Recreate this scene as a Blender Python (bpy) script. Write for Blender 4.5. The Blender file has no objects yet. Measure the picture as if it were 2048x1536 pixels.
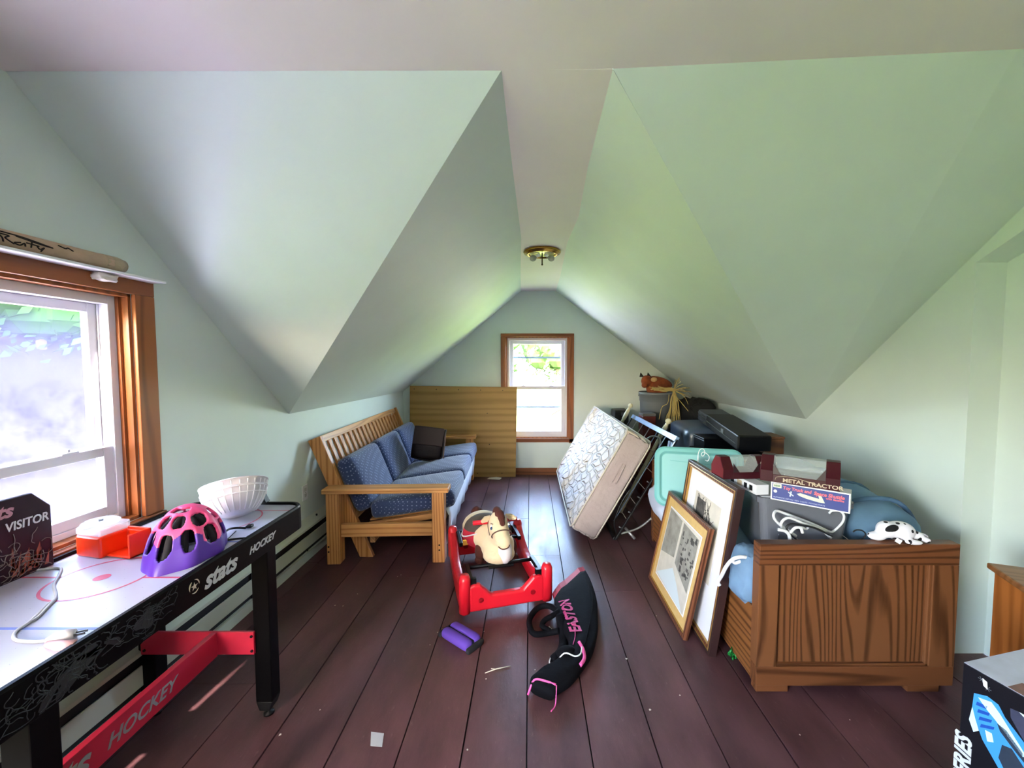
import bpy, bmesh, math, random
from mathutils import Vector, Matrix, Euler
random.seed(7)
R = math.radians
S = bpy.context.scene
COL = S.collection

# ------------------------------------------------------------------ camera, world, light
cam = bpy.data.cameras.new('camera'); co = bpy.data.objects.new('camera', cam); COL.objects.link(co)
co.location = (0, 0, 1.55); co.rotation_euler = (R(90) - math.atan(43.5 / 820), 0, 0)
cam.sensor_width = 36; cam.lens = 820 / 2048 * 36; cam.shift_x = -36 / 2048; cam.clip_start = .02; cam.clip_end = 400
S.camera = co
S.view_settings.view_transform = 'Standard'; S.view_settings.look = 'None'; S.view_settings.gamma = 1
S.view_settings.use_curve_mapping = False
S.view_settings.exposure = 0.82
W = bpy.data.worlds.new('world'); S.world = W; W.use_nodes = True
nt = W.node_tree; nt.nodes.clear()
sky = nt.nodes.new('ShaderNodeTexSky'); sky.sky_type = 'NISHITA'; sky.sun_disc = False
sky.sun_elevation = R(30); sky.sun_rotation = R(180); sky.air_density = 1.0; sky.dust_density = 2.5; sky.ozone_density = 1
mx = nt.nodes.new('ShaderNodeMixRGB'); mx.inputs[0].default_value = .55; mx.inputs[2].default_value = (.335, .345, .43, 1)
bg = nt.nodes.new('ShaderNodeBackground'); bg.inputs[1].default_value = 18.0
wo = nt.nodes.new('ShaderNodeOutputWorld')
nt.links.new(sky.outputs[0], mx.inputs[1]); nt.links.new(mx.outputs[0], bg.inputs[0]); nt.links.new(bg.outputs[0], wo.inputs[0])
sl = bpy.data.lights.new('sun', 'SUN'); sl.energy = 54; sl.angle = R(.6); sl.color = (1, .93, .82)
so = bpy.data.objects.new('sun', sl); COL.objects.link(so)
so.rotation_euler = Vector((.105, 1.0, -.50)).to_track_quat('-Z', 'Y').to_euler(); so.location = (-6, -12, 10)

def area(name, loc, direction, sx, sy, power=0, color=(1, 1, 1), portal=False):
    l = bpy.data.lights.new(name, 'AREA'); l.shape = 'RECTANGLE'; l.size = sx; l.size_y = sy; l.energy = power; l.color = color
    if portal: l.cycles.is_portal = True
    o = bpy.data.objects.new(name, l); COL.objects.link(o); o.location = loc
    o.rotation_euler = Vector(direction).to_track_quat('-Z', 'Z').to_euler()
    return o
area('window_portal', (-1.90, 1.39, 1.34), (1, 0, 0), .84, 1.0, portal=True)
area('window_portal', (-1.90, -.95, 1.17), (1, 0, 0), 1.6, 1.35, portal=True)
area('window_portal', (.10, 5.80, 1.2), (0, -1, 0), .8, 1.36, portal=True)
# added area light, unseen behind the camera, to even out the lighting
area('added_fill_light', (.3, -1.0, 2.44), (0, 0, -1), .9, .9, 22, (1, .95, .90))

# ------------------------------------------------------------------ materials
def lin(h):
    h = h.lstrip('#'); v = [int(h[i:i + 2], 16) / 255 for i in (0, 2, 4)]
    return tuple(c / 12.92 if c <= .04045 else ((c + .055) / 1.055) ** 2.4 for c in v) + (1,)
def newmat(name):
    m = bpy.data.materials.new(name); m.use_nodes = True
    n = m.node_tree.nodes; return m, n, m.node_tree.links, n['Principled BSDF']
def M(name, col, rough=.6, metal=0, spec=.5, var=0, vscale=6, bump=0, bscale=60, trans=0, sheen=0, emit=0, sub=0, alpha=1, stretch=(1, 1, 1)):
    m, n, l, b = newmat(name); c = lin(col) if isinstance(col, str) else col
    b.inputs['Base Color'].default_value = c; b.inputs['Roughness'].default_value = rough
    b.inputs['Metallic'].default_value = metal; b.inputs['Specular IOR Level'].default_value = spec
    if trans: b.inputs['Transmission Weight'].default_value = trans
    if alpha < 1: b.inputs['Alpha'].default_value = alpha
    if sheen: b.inputs['Sheen Weight'].default_value = sheen
    if sub: b.inputs['Subsurface Weight'].default_value = sub; b.inputs['Subsurface Radius'].default_value = (.02, .02, .02)
    if emit: b.inputs['Emission Color'].default_value = c; b.inputs['Emission Strength'].default_value = emit
    if var or bump:
        tc = n.new('ShaderNodeTexCoord'); mp = n.new('ShaderNodeMapping'); mp.inputs['Scale'].default_value = stretch
        l.new(tc.outputs['Object'], mp.inputs[0])
    if var:
        no = n.new('ShaderNodeTexNoise'); no.inputs['Scale'].default_value = vscale; no.inputs['Detail'].default_value = 6
        l.new(mp.outputs[0], no.inputs[0])
        r = n.new('ShaderNodeValToRGB'); r.color_ramp.elements[0].position = .3; r.color_ramp.elements[1].position = .7
        r.color_ramp.elements[0].color = tuple(x * (1 - var) for x in c[:3]) + (1,)
        r.color_ramp.elements[1].color = tuple(min(1, x * (1 + var)) for x in c[:3]) + (1,)
        l.new(no.outputs[0], r.inputs[0]); l.new(r.outputs[0], b.inputs['Base Color'])
    if bump:
        n2 = n.new('ShaderNodeTexNoise'); n2.inputs['Scale'].default_value = bscale; n2.inputs['Detail'].default_value = 4
        l.new(mp.outputs[0], n2.inputs[0])
        bp = n.new('ShaderNodeBump'); bp.inputs['Strength'].default_value = bump; bp.inputs['Distance'].default_value = .01
        l.new(n2.outputs[0], bp.inputs['Height']); l.new(bp.outputs[0], b.inputs['Normal'])
    return m
def wood(name, light, dark, axis='z', scale=14, dist=5, rough=.45, along=.12, fine=.35, lo=.35, hi=.75, off=(0, 0, 0), spec=.4):
    m, n, l, b = newmat(name)
    tc = n.new('ShaderNodeTexCoord'); mp = n.new('ShaderNodeMapping')
    s = [1, 1, 1]; s['xyz'.index(axis)] = along; mp.inputs['Scale'].default_value = s; mp.inputs['Location'].default_value = off
    l.new(tc.outputs['Object'], mp.inputs[0])
    dt = n.new('ShaderNodeVectorMath'); dt.operation = 'DOT_PRODUCT'; wv = [1.0, .93, .81]; wv['xyz'.index(axis)] = 0; dt.inputs[1].default_value = wv
    l.new(mp.outputs[0], dt.inputs[0])
    ln = n.new('ShaderNodeTexNoise'); ln.inputs['Scale'].default_value = 3.6; ln.inputs['Detail'].default_value = 1.5; l.new(mp.outputs[0], ln.inputs[0])
    m1 = n.new('ShaderNodeMath'); m1.operation = 'MULTIPLY'; m1.inputs[1].default_value = scale * 22; l.new(dt.outputs['Value'], m1.inputs[0])
    m2 = n.new('ShaderNodeMath'); m2.operation = 'MULTIPLY_ADD'; m2.inputs[1].default_value = dist * 9; l.new(ln.outputs[0], m2.inputs[0]); l.new(m1.outputs[0], m2.inputs[2])
    m3 = n.new('ShaderNodeMath'); m3.operation = 'SINE'; l.new(m2.outputs[0], m3.inputs[0])
    w = n.new('ShaderNodeMath'); w.operation = 'MULTIPLY_ADD'; w.inputs[1].default_value = .5; w.inputs[2].default_value = .5; l.new(m3.outputs[0], w.inputs[0])
    no = n.new('ShaderNodeTexNoise'); no.inputs['Scale'].default_value = 90; no.inputs['Detail'].default_value = 5
    l.new(mp.outputs[0], no.inputs[0])
    mxf = n.new('ShaderNodeMath'); mxf.operation = 'MULTIPLY_ADD'; mxf.inputs[1].default_value = fine
    l.new(no.outputs[0], mxf.inputs[0]); l.new(w.outputs[0], mxf.inputs[2])
    r = n.new('ShaderNodeValToRGB'); r.color_ramp.elements[0].position = lo * .6; r.color_ramp.elements[1].position = hi + fine * .5 - .1
    r.color_ramp.elements[0].color = lin(dark); r.color_ramp.elements[1].color = lin(light)
    l.new(mxf.outputs[0], r.inputs[0]); l.new(r.outputs[0], b.inputs['Base Color'])
    b.inputs['Roughness'].default_value = rough; b.inputs['Specular IOR Level'].default_value = spec
    bp = n.new('ShaderNodeBump'); bp.inputs['Strength'].default_value = .08; bp.inputs['Distance'].default_value = .002
    l.new(mxf.outputs[0], bp.inputs['Height']); l.new(bp.outputs[0], b.inputs['Normal'])
    return m
def floor_paint():
    m, n, l, b = newmat('brown floor paint')
    tc = n.new('ShaderNodeTexCoord'); geo = n.new('ShaderNodeNewGeometry')
    mp = n.new('ShaderNodeMapping'); mp.inputs['Scale'].default_value = (1, .35, 1); l.new(geo.outputs['Position'], mp.inputs[0])
    n1 = n.new('ShaderNodeTexNoise'); n1.inputs['Scale'].default_value = 5; n1.inputs['Detail'].default_value = 9; n1.inputs['Roughness'].default_value = .65
    n2 = n.new('ShaderNodeTexNoise'); n2.inputs['Scale'].default_value = 38; n2.inputs['Detail'].default_value = 8; n2.inputs['Roughness'].default_value = .7
    l.new(mp.outputs[0], n1.inputs[0]); l.new(mp.outputs[0], n2.inputs[0])
    r = n.new('ShaderNodeValToRGB'); e = r.color_ramp.elements
    e[0].position = .34; e[0].color = lin('#40282b'); e[1].position = .66; e[1].color = lin('#5f3d40')
    l.new(n1.outputs[0], r.inputs[0])
    r2 = n.new('ShaderNodeValToRGB'); r2.color_ramp.elements[0].position = .60; r2.color_ramp.elements[1].position = .74
    l.new(n2.outputs[0], r2.inputs[0])
    mixc = n.new('ShaderNodeMixRGB'); mixc.inputs[2].default_value = lin('#7d625c')
    mf = n.new('ShaderNodeMath'); mf.operation = 'MULTIPLY'; mf.inputs[1].default_value = .45
    l.new(r2.outputs[0], mf.inputs[0]); l.new(mf.outputs[0], mixc.inputs[0]); l.new(r.outputs[0], mixc.inputs[1])
    oi = n.new('ShaderNodeObjectInfo'); hs = n.new('ShaderNodeHueSaturation')
    mr = n.new('ShaderNodeMapRange'); mr.inputs[3].default_value = .86; mr.inputs[4].default_value = 1.10
    l.new(oi.outputs['Random'], mr.inputs[0]); l.new(mr.outputs[0], hs.inputs['Value']); l.new(mixc.outputs[0], hs.inputs['Color'])
    l.new(hs.outputs[0], b.inputs['Base Color'])
    rr = n.new('ShaderNodeMapRange'); rr.inputs[1].default_value = .3; rr.inputs[2].default_value = .7; rr.inputs[3].default_value = .32; rr.inputs[4].default_value = .52
    l.new(n1.outputs[0], rr.inputs[0]); l.new(rr.outputs[0], b.inputs['Roughness']); b.inputs['Specular IOR Level'].default_value = .36
    bp = n.new('ShaderNodeBump'); bp.inputs['Strength'].default_value = .25; bp.inputs['Distance'].default_value = .006
    l.new(n2.outputs[0], bp.inputs['Height']); l.new(bp.outputs[0], b.inputs['Normal'])
    return m
def dotted(name, base, dot, scale=42, size=.2, rough=.9):
    m, n, l, b = newmat(name); tc = n.new('ShaderNodeTexCoord')
    v = n.new('ShaderNodeTexVoronoi'); v.inputs['Scale'].default_value = scale; v.inputs['Randomness'].default_value = .0
    mp = n.new('ShaderNodeMapping'); mp.inputs['Rotation'].default_value = (R(33), R(27), R(41)); l.new(tc.outputs['Object'], mp.inputs[0]); l.new(mp.outputs[0], v.inputs[0])
    r = n.new('ShaderNodeValToRGB'); r.color_ramp.elements[0].position = size; r.color_ramp.elements[1].position = size + .08
    r.color_ramp.elements[0].color = lin(dot); r.color_ramp.elements[1].color = lin(base)
    l.new(v.outputs['Distance'], r.inputs[0]); l.new(r.outputs[0], b.inputs['Base Color']); b.inputs['Roughness'].default_value = rough
    b.inputs['Sheen Weight'].default_value = .3
    return m
def quilt():
    m, n, l, b = newmat('quilted ticking'); tc = n.new('ShaderNodeTexCoord')
    w = n.new('ShaderNodeTexWave'); w.bands_direction = 'DIAGONAL'; w.inputs['Scale'].default_value = 4.2; w.inputs['Distortion'].default_value = 5; w.inputs['Detail'].default_value = 1; w.inputs['Detail Scale'].default_value = 1.2
    l.new(tc.outputs['Object'], w.inputs[0])
    mp = n.new('ShaderNodeMapping'); mp.inputs['Rotation'].default_value = (R(80), R(10), R(60)); l.new(tc.outputs['Object'], mp.inputs[0])
    w2 = n.new('ShaderNodeTexWave'); w2.inputs['Scale'].default_value = 3.6; w2.inputs['Distortion'].default_value = 6; w2.inputs['Detail'].default_value = 1
    l.new(mp.outputs[0], w2.inputs[0])
    mn = n.new('ShaderNodeMath'); mn.operation = 'MINIMUM'; l.new(w.outputs['Fac'], mn.inputs[0]); l.new(w2.outputs['Fac'], mn.inputs[1])
    r = n.new('ShaderNodeValToRGB'); r.color_ramp.elements[0].position = 0; r.color_ramp.elements[1].position = .22; r.color_ramp.interpolation = 'EASE'
    l.new(mn.outputs[0], r.inputs[0])
    bp = n.new('ShaderNodeBump'); bp.inputs['Strength'].default_value = 1; bp.inputs['Distance'].default_value = .045
    l.new(r.outputs[0], bp.inputs['Height']); l.new(bp.outputs[0], b.inputs['Normal'])
    no = n.new('ShaderNodeTexNoise'); no.inputs['Scale'].default_value = 2.2; no.inputs['Detail'].default_value = 4; l.new(tc.outputs['Object'], no.inputs[0])
    rc = n.new('ShaderNodeValToRGB'); rc.color_ramp.elements[0].position = .45; rc.color_ramp.elements[1].position = .68
    rc.color_ramp.elements[0].color = lin('#cdc4c2'); rc.color_ramp.elements[1].color = lin('#c9ad8c')
    l.new(no.outputs[0], rc.inputs[0]); l.new(rc.outputs[0], b.inputs['Base Color']); b.inputs['Roughness'].default_value = .85
    return m
def glassmat(name, dirt=0, tint=(1, 1, 1, 1)):
    m, n, l, b = newmat(name); n.remove(b); out = n['Material Output']
    t = n.new('ShaderNodeBsdfTransparent'); t.inputs[0].default_value = tint
    g = n.new('ShaderNodeBsdfGlossy'); g.inputs['Roughness'].default_value = .03
    mix = n.new('ShaderNodeMixShader'); mix.inputs[0].default_value = .05
    l.new(t.outputs[0], mix.inputs[1]); l.new(g.outputs[0], mix.inputs[2])
    last = mix
    if dirt:
        tc = n.new('ShaderNodeTexCoord'); no = n.new('ShaderNodeTexNoise'); no.inputs['Scale'].default_value = 14; no.inputs['Detail'].default_value = 8; no.inputs['Roughness'].default_value = .7
        l.new(tc.outputs['Object'], no.inputs[0])
        sp = n.new('ShaderNodeSeparateXYZ'); l.new(tc.outputs['Object'], sp.inputs[0])
        mr = n.new('ShaderNodeMapRange'); mr.inputs[1].default_value = .60; mr.inputs[2].default_value = .92; mr.inputs[3].default_value = 1; mr.inputs[4].default_value = 0
        l.new(sp.outputs['Z'], mr.inputs[0])
        mr2 = n.new('ShaderNodeMapRange'); mr2.inputs[1].default_value = .3; mr2.inputs[2].default_value = .7; mr2.inputs[3].default_value = .45; mr2.inputs[4].default_value = 1.0
        l.new(no.outputs[0], mr2.inputs[0])
        mu = n.new('ShaderNodeMath'); mu.operation = 'MULTIPLY'; l.new(mr.outputs[0], mu.inputs[0]); l.new(mr2.outputs[0], mu.inputs[1])
        mu2 = n.new('ShaderNodeMath'); mu2.operation = 'MULTIPLY'; mu2.inputs[1].default_value = dirt; l.new(mu.outputs[0], mu2.inputs[0])
        tr = n.new('ShaderNodeBsdfTranslucent'); tr.inputs[0].default_value = lin('#3c3a4e')
        m2 = n.new('ShaderNodeMixShader'); l.new(mu2.outputs[0], m2.inputs[0]); l.new(mix.outputs[0], m2.inputs[1]); l.new(tr.outputs[0], m2.inputs[2])
        last = m2
    l.new(last.outputs[0], out.inputs[0])
    return m
def plastic_clear(name, col, a):
    m, n, l, b = newmat(name); b.inputs['Base Color'].default_value = lin(col); b.inputs['Alpha'].default_value = a
    b.inputs['Roughness'].default_value = .25
    return m
def spotted(name, base, spot, scale, size):
    m, n, l, b = newmat(name); tc = n.new('ShaderNodeTexCoord')
    v = n.new('ShaderNodeTexVoronoi'); v.inputs['Scale'].default_value = scale; v.inputs['Randomness'].default_value = 1
    l.new(tc.outputs['Object'], v.inputs[0])
    r = n.new('ShaderNodeValToRGB'); r.color_ramp.interpolation = 'CONSTANT'; r.color_ramp.elements[1].position = size
    r.color_ramp.elements[0].color = lin(spot); r.color_ramp.elements[1].color = lin(base)
    l.new(v.outputs['Distance'], r.inputs[0]); l.new(r.outputs[0], b.inputs['Base Color']); b.inputs['Roughness'].default_value = .95
    return m
def striped(name, stops, axis='z', scale=1.0, dist=0, rough=.7):
    """colour by object coordinate along an axis: stops = [(pos, hex)] over 0..1"""
    m, n, l, b = newmat(name); tc = n.new('ShaderNodeTexCoord'); sp = n.new('ShaderNodeSeparateXYZ')
    l.new(tc.outputs['Object'], sp.inputs[0]); mu = n.new('ShaderNodeMath'); mu.operation = 'MULTIPLY'; mu.inputs[1].default_value = scale
    no = n.new('ShaderNodeTexNoise'); no.inputs['Scale'].default_value = 6; no.inputs['Detail'].default_value = 5; l.new(tc.outputs['Object'], no.inputs[0])
    ma = n.new('ShaderNodeMath'); ma.operation = 'MULTIPLY_ADD'; ma.inputs[1].default_value = dist
    l.new(sp.outputs[axis.upper()], mu.inputs[0]); l.new(no.outputs[0], ma.inputs[0]); l.new(mu.outputs[0], ma.inputs[2])
    r = n.new('ShaderNodeValToRGB'); e = r.color_ramp.elements
    e[0].position = stops[0][0]; e[0].color = lin(stops[0][1]); e[1].position = stops[-1][0]; e[1].color = lin(stops[-1][1])
    for p, c in stops[1:-1]:
        q = e.new(p); q.color = lin(c)
    l.new(ma.outputs[0], r.inputs[0]); l.new(r.outputs[0], b.inputs['Base Color']); b.inputs['Roughness'].default_value = rough
    return m

MINT = M('mint wall paint', '#d0dad4', .62, var=.03, vscale=2.5, bump=.04, bscale=25)
WHITEP = M('white ceiling paint', '#e4d9d8', .7, var=.03, vscale=2, bump=.05, bscale=20)
FLOOR = floor_paint()
SUBF = M('dark gap', '#150d0c', .9)
TRIMW = wood('stained window trim', '#925226', '#743d1a', 'z', 5, 4, .4, .1, .5)
TRIMX = wood('stained trim across', '#8a4c24', '#6c3717', 'x', 5, 4, .4, .1, .5)
BASEW = wood('stained baseboard', '#7d4a2a', '#5a3018', 'x', 5, 4, .5, .1, .5)
VINYL = M('white vinyl', '#d8d4dc', .35, spec=.5)
GLASS = glassmat('window glass'); DGLASS = glassmat('dusty window glass', .8); DGLASS2 = glassmat('slightly dusty glass', .45)
METALG = M('grey metal', '#8c8f90', .35, 1)
BRASS = M('brass', '#b08a3c', .22, 1)
BLACK = M('black plastic', '#08090c', .45, spec=.25)
BLACKM = M('black laminate', '#050507', .4, spec=.10)
WHITEPL = M('white plastic', '#e8e8ea', .35)
CREAM = M('cream enamel', '#cfcaa8', .35)
FUTW = wood('futon pine along post', '#c98f55', '#9a5d28', 'z', 9, 7, .42, .10, .4, .15, .6)
FUTX = wood('futon pine across', '#c99258', '#9f632e', 'x', 9, 6, .42, .10, .4, .1, .55)
FUTY = wood('futon pine lengthwise', '#d09c66', '#a87240', 'y', 9, 6, .42, .10, .4, .1, .55)
BEDZ = wood('bed pine upright grain', '#74482a', '#412310', 'z', 6.5, 13, .42, .09, .35, .12, .6)
BEDX = wood('bed pine cross grain', '#6c4024', '#40210f', 'x', 7, 8, .42, .08, .35, .12, .6, off=(.3, .2, .1))
BEDY = wood('bed pine lengthwise', '#85532b', '#4a2812', 'y', 10, 7, .42, .09, .35, .12, .6)

# ------------------------------------------------------------------ helpers
def tag(o, label=None, cat=None, group=None, kind=None):
    if label: o['label'] = label
    if cat: o['category'] = cat
    if group: o['group'] = group
    if kind: o['kind'] = kind
    return o
def empty(name, loc=(0, 0, 0), rot=(0, 0, 0), label=None, cat=None, group=None, kind=None):
    o = bpy.data.objects.new(name, None); COL.objects.link(o); o.location = loc
    o.rotation_euler = rot if not isinstance(rot, (int, float)) else (0, 0, rot)
    o.empty_display_size = .1
    return tag(o, label, cat, group, kind)
class MB:
    def __init__(s): s.v = []; s.f = []; s.mi = []; s.cur = 0
    def add(s, vs, fs):
        b = len(s.v); s.v += [Vector(p) for p in vs]; s.f += [[b + i for i in f] for f in fs]; s.mi += [s.cur] * len(fs); return s
    def box(s, a, b, rot=None, piv=None):
        (x0, y0, z0), (x1, y1, z1) = a, b
        vs = [Vector(p) for p in ((x0,y0,z0),(x1,y0,z0),(x1,y1,z0),(x0,y1,z0),(x0,y0,z1),(x1,y0,z1),(x1,y1,z1),(x0,y1,z1))]
        if rot is not None:
            m = Euler(rot).to_matrix(); c = Vector(piv) if piv is not None else sum(vs, Vector()) / 8
            vs = [m @ (v - c) + c for v in vs]
        return s.add(vs, [(0,3,2,1),(4,5,6,7),(0,1,5,4),(1,2,6,5),(2,3,7,6),(3,0,4,7)])
    def bar(s, p, q, w, h, up=(0, 0, 1)):
        p, q = Vector(p), Vector(q); d = (q - p).normalized(); u = Vector(up); r = d.cross(u)
        if r.length < 1e-4: r = d.cross(Vector((1, 0, 0)))
        r.normalize(); u = r.cross(d).normalized(); r *= w / 2; u *= h / 2
        vs = [p-r-u, p+r-u, p+r+u, p-r+u, q-r-u, q+r-u, q+r+u, q-r+u]
        return s.add(vs, [(0,1,2,3),(7,6,5,4),(0,4,5,1),(1,5,6,2),(2,6,7,3),(3,7,4,0)])
    def prism(s, poly, vec, closed=True):
        vec = Vector(vec); n = len(poly); vs = [Vector(p) for p in poly] + [Vector(p) + vec for p in poly]
        fs = [(i, (i+1) % n, n + (i+1) % n, n + i) for i in range(n)] + [tuple(range(n-1, -1, -1)), tuple(range(n, 2*n))]
        return s.add(vs, fs)
    def tube(s, pts, r, n=8, close=False, cap=True):
        pts = [Vector(p) for p in pts]; m = len(pts); rr = r if isinstance(r, (list, tuple)) else [r] * m
        vs = []; prev = None
        for i, p in enumerate(pts):
            if close: t = (pts[(i+1) % m] - pts[i-1])
            else: t = pts[min(i+1, m-1)] - pts[max(i-1, 0)]
            t.normalize()
            if prev is None:
                a = Vector((0, 0, 1)) if abs(t.z) < .9 else Vector((1, 0, 0)); u = t.cross(a).normalized()
            else:
                u = prev - t * prev.dot(t)
                u = u.normalized() if u.length > 1e-6 else t.cross(Vector((0, 0, 1))).normalized()
            prev = u; w = t.cross(u)
            for k in range(n):
                a = 2 * math.pi * k / n; vs.append(p + (u * math.cos(a) + w * math.sin(a)) * rr[i])
        fs = []
        for i in range(m if close else m - 1):
            j = (i + 1) % m
            for k in range(n): fs.append((i*n+k, i*n+(k+1) % n, j*n+(k+1) % n, j*n+k))
        if cap and not close: fs += [tuple(range(n-1, -1, -1)), tuple((m-1)*n+k for k in range(n))]
        return s.add(vs, fs)
    def lathe(s, prof, c=(0, 0, 0), n=24, mat=None, rmod=None):
        c = Vector(c); vs = []; m = len(prof)
        for i, (r, z) in enumerate(prof):
            for k in range(n):
                a = 2*math.pi*k/n; q = r * (rmod(a, z) if rmod else 1); v = Vector((q*math.cos(a), q*math.sin(a), z)); vs.append((mat @ v if mat else v) + c)
        fs = [(i*n+k, i*n+(k+1) % n, (i+1)*n+(k+1) % n, (i+1)*n+k) for i in range(m-1) for k in range(n)]
        if prof[0][0] > 1e-6: fs.append(tuple(range(n-1, -1, -1)))
        if prof[-1][0] > 1e-6: fs.append(tuple((m-1)*n+k for k in range(n)))
        return s.add(vs, fs)
    def ell(s, c, r, n=14, m=9, rot=(0, 0, 0)):
        c = Vector(c); mt = Euler(rot).to_matrix()
        vs = []
        for i in range(m + 1):
            t = math.pi * i / m
            for k in range(n):
                a = 2*math.pi*k/n
                vs.append(mt @ Vector((r[0]*math.sin(t)*math.cos(a), r[1]*math.sin(t)*math.sin(a), r[2]*math.cos(t))) + c)
        fs = [(i*n+k, (i+1)*n+k, (i+1)*n+(k+1) % n, i*n+(k+1) % n) for i in range(m) for k in range(n)]
        return s.add(vs, fs)
    def soft(s, size, rad, seg=8, puff=0.0, mat=None, noise=0, droop=0):
        """rounded cushion centred on the origin, optional crown; mat places it"""
        sx, sy, sz = [d / 2 for d in size]; n = seg; rnd = random.Random(3)
        idx = {}; vs = []; fs = []
        def vert(u, v, w):
            key = (round(u, 4), round(v, 4), round(w, 4))
            if key in idx: return idx[key]
            p = Vector((u*sx, v*sy, w*sz)); q = Vector((max(-sx+rad, min(sx-rad, p.x)), max(-sy+rad, min(sy-rad, p.y)), max(-sz+rad, min(sz-rad, p.z))))
            d = p - q
            if d.length > 1e-9: p = q + d.normalized() * rad
            if puff:
                k = (1-u*u)*(1-v*v); p.z += puff * k * (1 if w > 0 else -.3) * abs(w)
            if noise:
                p += Vector((math.sin(u*7+v*5+w*3), math.sin(v*6+w*9+1), math.sin(u*9+w*4+v*7+2))) * noise
            idx[key] = len(vs); vs.append(mat @ p if mat else p); return idx[key]
        # non-uniform steps so the rounded rim gets enough vertices
        t = [-1 + 2*i/n for i in range(n+1)]
        def warp(x, h):
            k = min(.5, rad / h) ; a = abs(x); 
            return math.copysign(1 - (1-a)**1.6 if a > 0 else 0, x) if x else 0
        tx = [warp(x, sx) for x in t]
        for ax in range(3):
            for sg in (-1, 1):
                for i in range(n):
                    for j in range(n):
                        q = []
                        for (a, b) in ((i, j), (i+1, j), (i+1, j+1), (i, j+1)):
                            c = [0, 0, 0]; c[ax] = sg; c[(ax+1) % 3] = tx[a]; c[(ax+2) % 3] = tx[b]; q.append(vert(*c))
                        if sg < 0: q.reverse()
                        fs.append(q)
        return s.add(vs, fs)
    def build(s, name, mat, parent=None, bevel=0, smooth=False, loc=None, rot=None, subsurf=0, remesh=0, weld=False, seg=2, solid=0, smoothmod=0):
        me = bpy.data.meshes.new(name); me.from_pydata([tuple(v) for v in s.v], [], s.f)
        mats = mat if isinstance(mat, (list, tuple)) else [mat]
        for m in mats: me.materials.append(m)
        if len(mats) > 1:
            for p, i in zip(me.polygons, s.mi): p.material_index = i
        if weld:
            bm = bmesh.new(); bm.from_mesh(me); bmesh.ops.remove_doubles(bm, verts=bm.verts, dist=1e-4); bmesh.ops.recalc_face_normals(bm, faces=bm.faces); bm.to_mesh(me); bm.free()
        if smooth:
            for p in me.polygons: p.use_smooth = True
        me.update()
        o = bpy.data.objects.new(name, me); COL.objects.link(o); o.parent = parent
        if loc is not None: o.location = loc
        if rot is not None: o.rotation_euler = rot
        if remesh:
            m = o.modifiers.new('remesh', 'REMESH'); m.mode = 'VOXEL'; m.voxel_size = remesh; m.use_smooth_shade = True
            m = o.modifiers.new('smooth', 'SMOOTH'); m.factor = .5; m.iterations = smoothmod or 6
        if solid:
            m = o.modifiers.new('solid', 'SOLIDIFY'); m.thickness = solid; m.offset = 0
        if bevel:
            m = o.modifiers.new('bevel', 'BEVEL'); m.width = bevel; m.segments = seg; m.limit_method = 'ANGLE'; m.angle_limit = R(40); m.use_clamp_overlap = True
            m.harden_normals = False
        if subsurf:
            m = o.modifiers.new('sub', 'SUBSURF'); m.levels = subsurf; m.render_levels = subsurf
        return o
def bx(name, a, b, mat, parent=None, bevel=0, rot=None, **k):
    return MB().box(a, b, rot).build(name, mat, parent, bevel, **k)
def frame_mat(o, x, y):
    x = Vector(x).normalized(); y = Vector(y); y = (y - x * y.dot(x)).normalized(); z = x.cross(y)
    m = Matrix((x, y, z)).transposed().to_4x4(); m.translation = Vector(o); return m
def text(name, body, size, mat, parent, o, x, y, shear=0, extrude=.0006, bold=0, align='LEFT', spacing=1, xscale=1):
    cu = bpy.data.curves.new(name, 'FONT'); cu.body = body; cu.size = size; cu.shear = shear; cu.extrude = extrude; cu.offset = bold
    cu.align_x = align; cu.space_character = spacing; cu.resolution_u = 3
    t = bpy.data.objects.new(name, cu); COL.objects.link(t)
    dg = bpy.context.evaluated_depsgraph_get(); dg.update(); me = bpy.data.meshes.new_from_object(t.evaluated_get(dg)); bpy.data.objects.remove(t); bpy.data.curves.remove(cu)
    me.transform(frame_mat(o, x, y) @ Matrix.Diagonal((xscale, 1, 1, 1))); me.materials.clear(); me.materials.append(mat); me.name = name
    ob = bpy.data.objects.new(name, me); COL.objects.link(ob); ob.parent = parent; return ob
def lofted(rings, capped=True):
    n = len(rings[0]); mb = MB(); vs = [p for r in rings for p in r]
    fs = [(i*n+k, i*n+(k+1) % n, (i+1)*n+(k+1) % n, (i+1)*n+k) for i in range(len(rings)-1) for k in range(n)]
    if capped: fs += [tuple(range(n-1, -1, -1)), tuple((len(rings)-1)*n+k for k in range(n))]
    return mb.add(vs, fs)
def bez(pts, n=8):
    """Catmull-Rom through points"""
    P = [Vector(p) for p in pts]; P = [2*P[0]-P[1]] + P + [2*P[-1]-P[-2]]; out = []
    for i in range(1, len(P)-2):
        for k in range(n):
            t = k / n; a, b, c, d = P[i-1], P[i], P[i+1], P[i+2]
            out.append(.5*((2*b)+(c-a)*t+(2*a-5*b+4*c-d)*t*t+(3*b-a-3*c+d)*t**3))
    out.append(P[-2]); return out
def arc(c, r, a0, a1, n, ax=(1, 0, 0), ay=(0, 0, 1)):
    c, ax, ay = Vector(c), Vector(ax), Vector(ay)
    return [c + ax*r*math.cos(a0+(a1-a0)*i/n) + ay*r*math.sin(a0+(a1-a0)*i/n) for i in range(n+1)]
def dup(root, loc, rot, label=None):
    r = root.copy(); COL.objects.link(r); r.location = loc; r.rotation_euler = rot
    if label: r['label'] = label
    for ch in list(root.children):
        c = ch.copy(); COL.objects.link(c); c.parent = r
        for g in ch.children:
            d = g.copy(); COL.objects.link(d); d.parent = c
    return r

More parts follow.
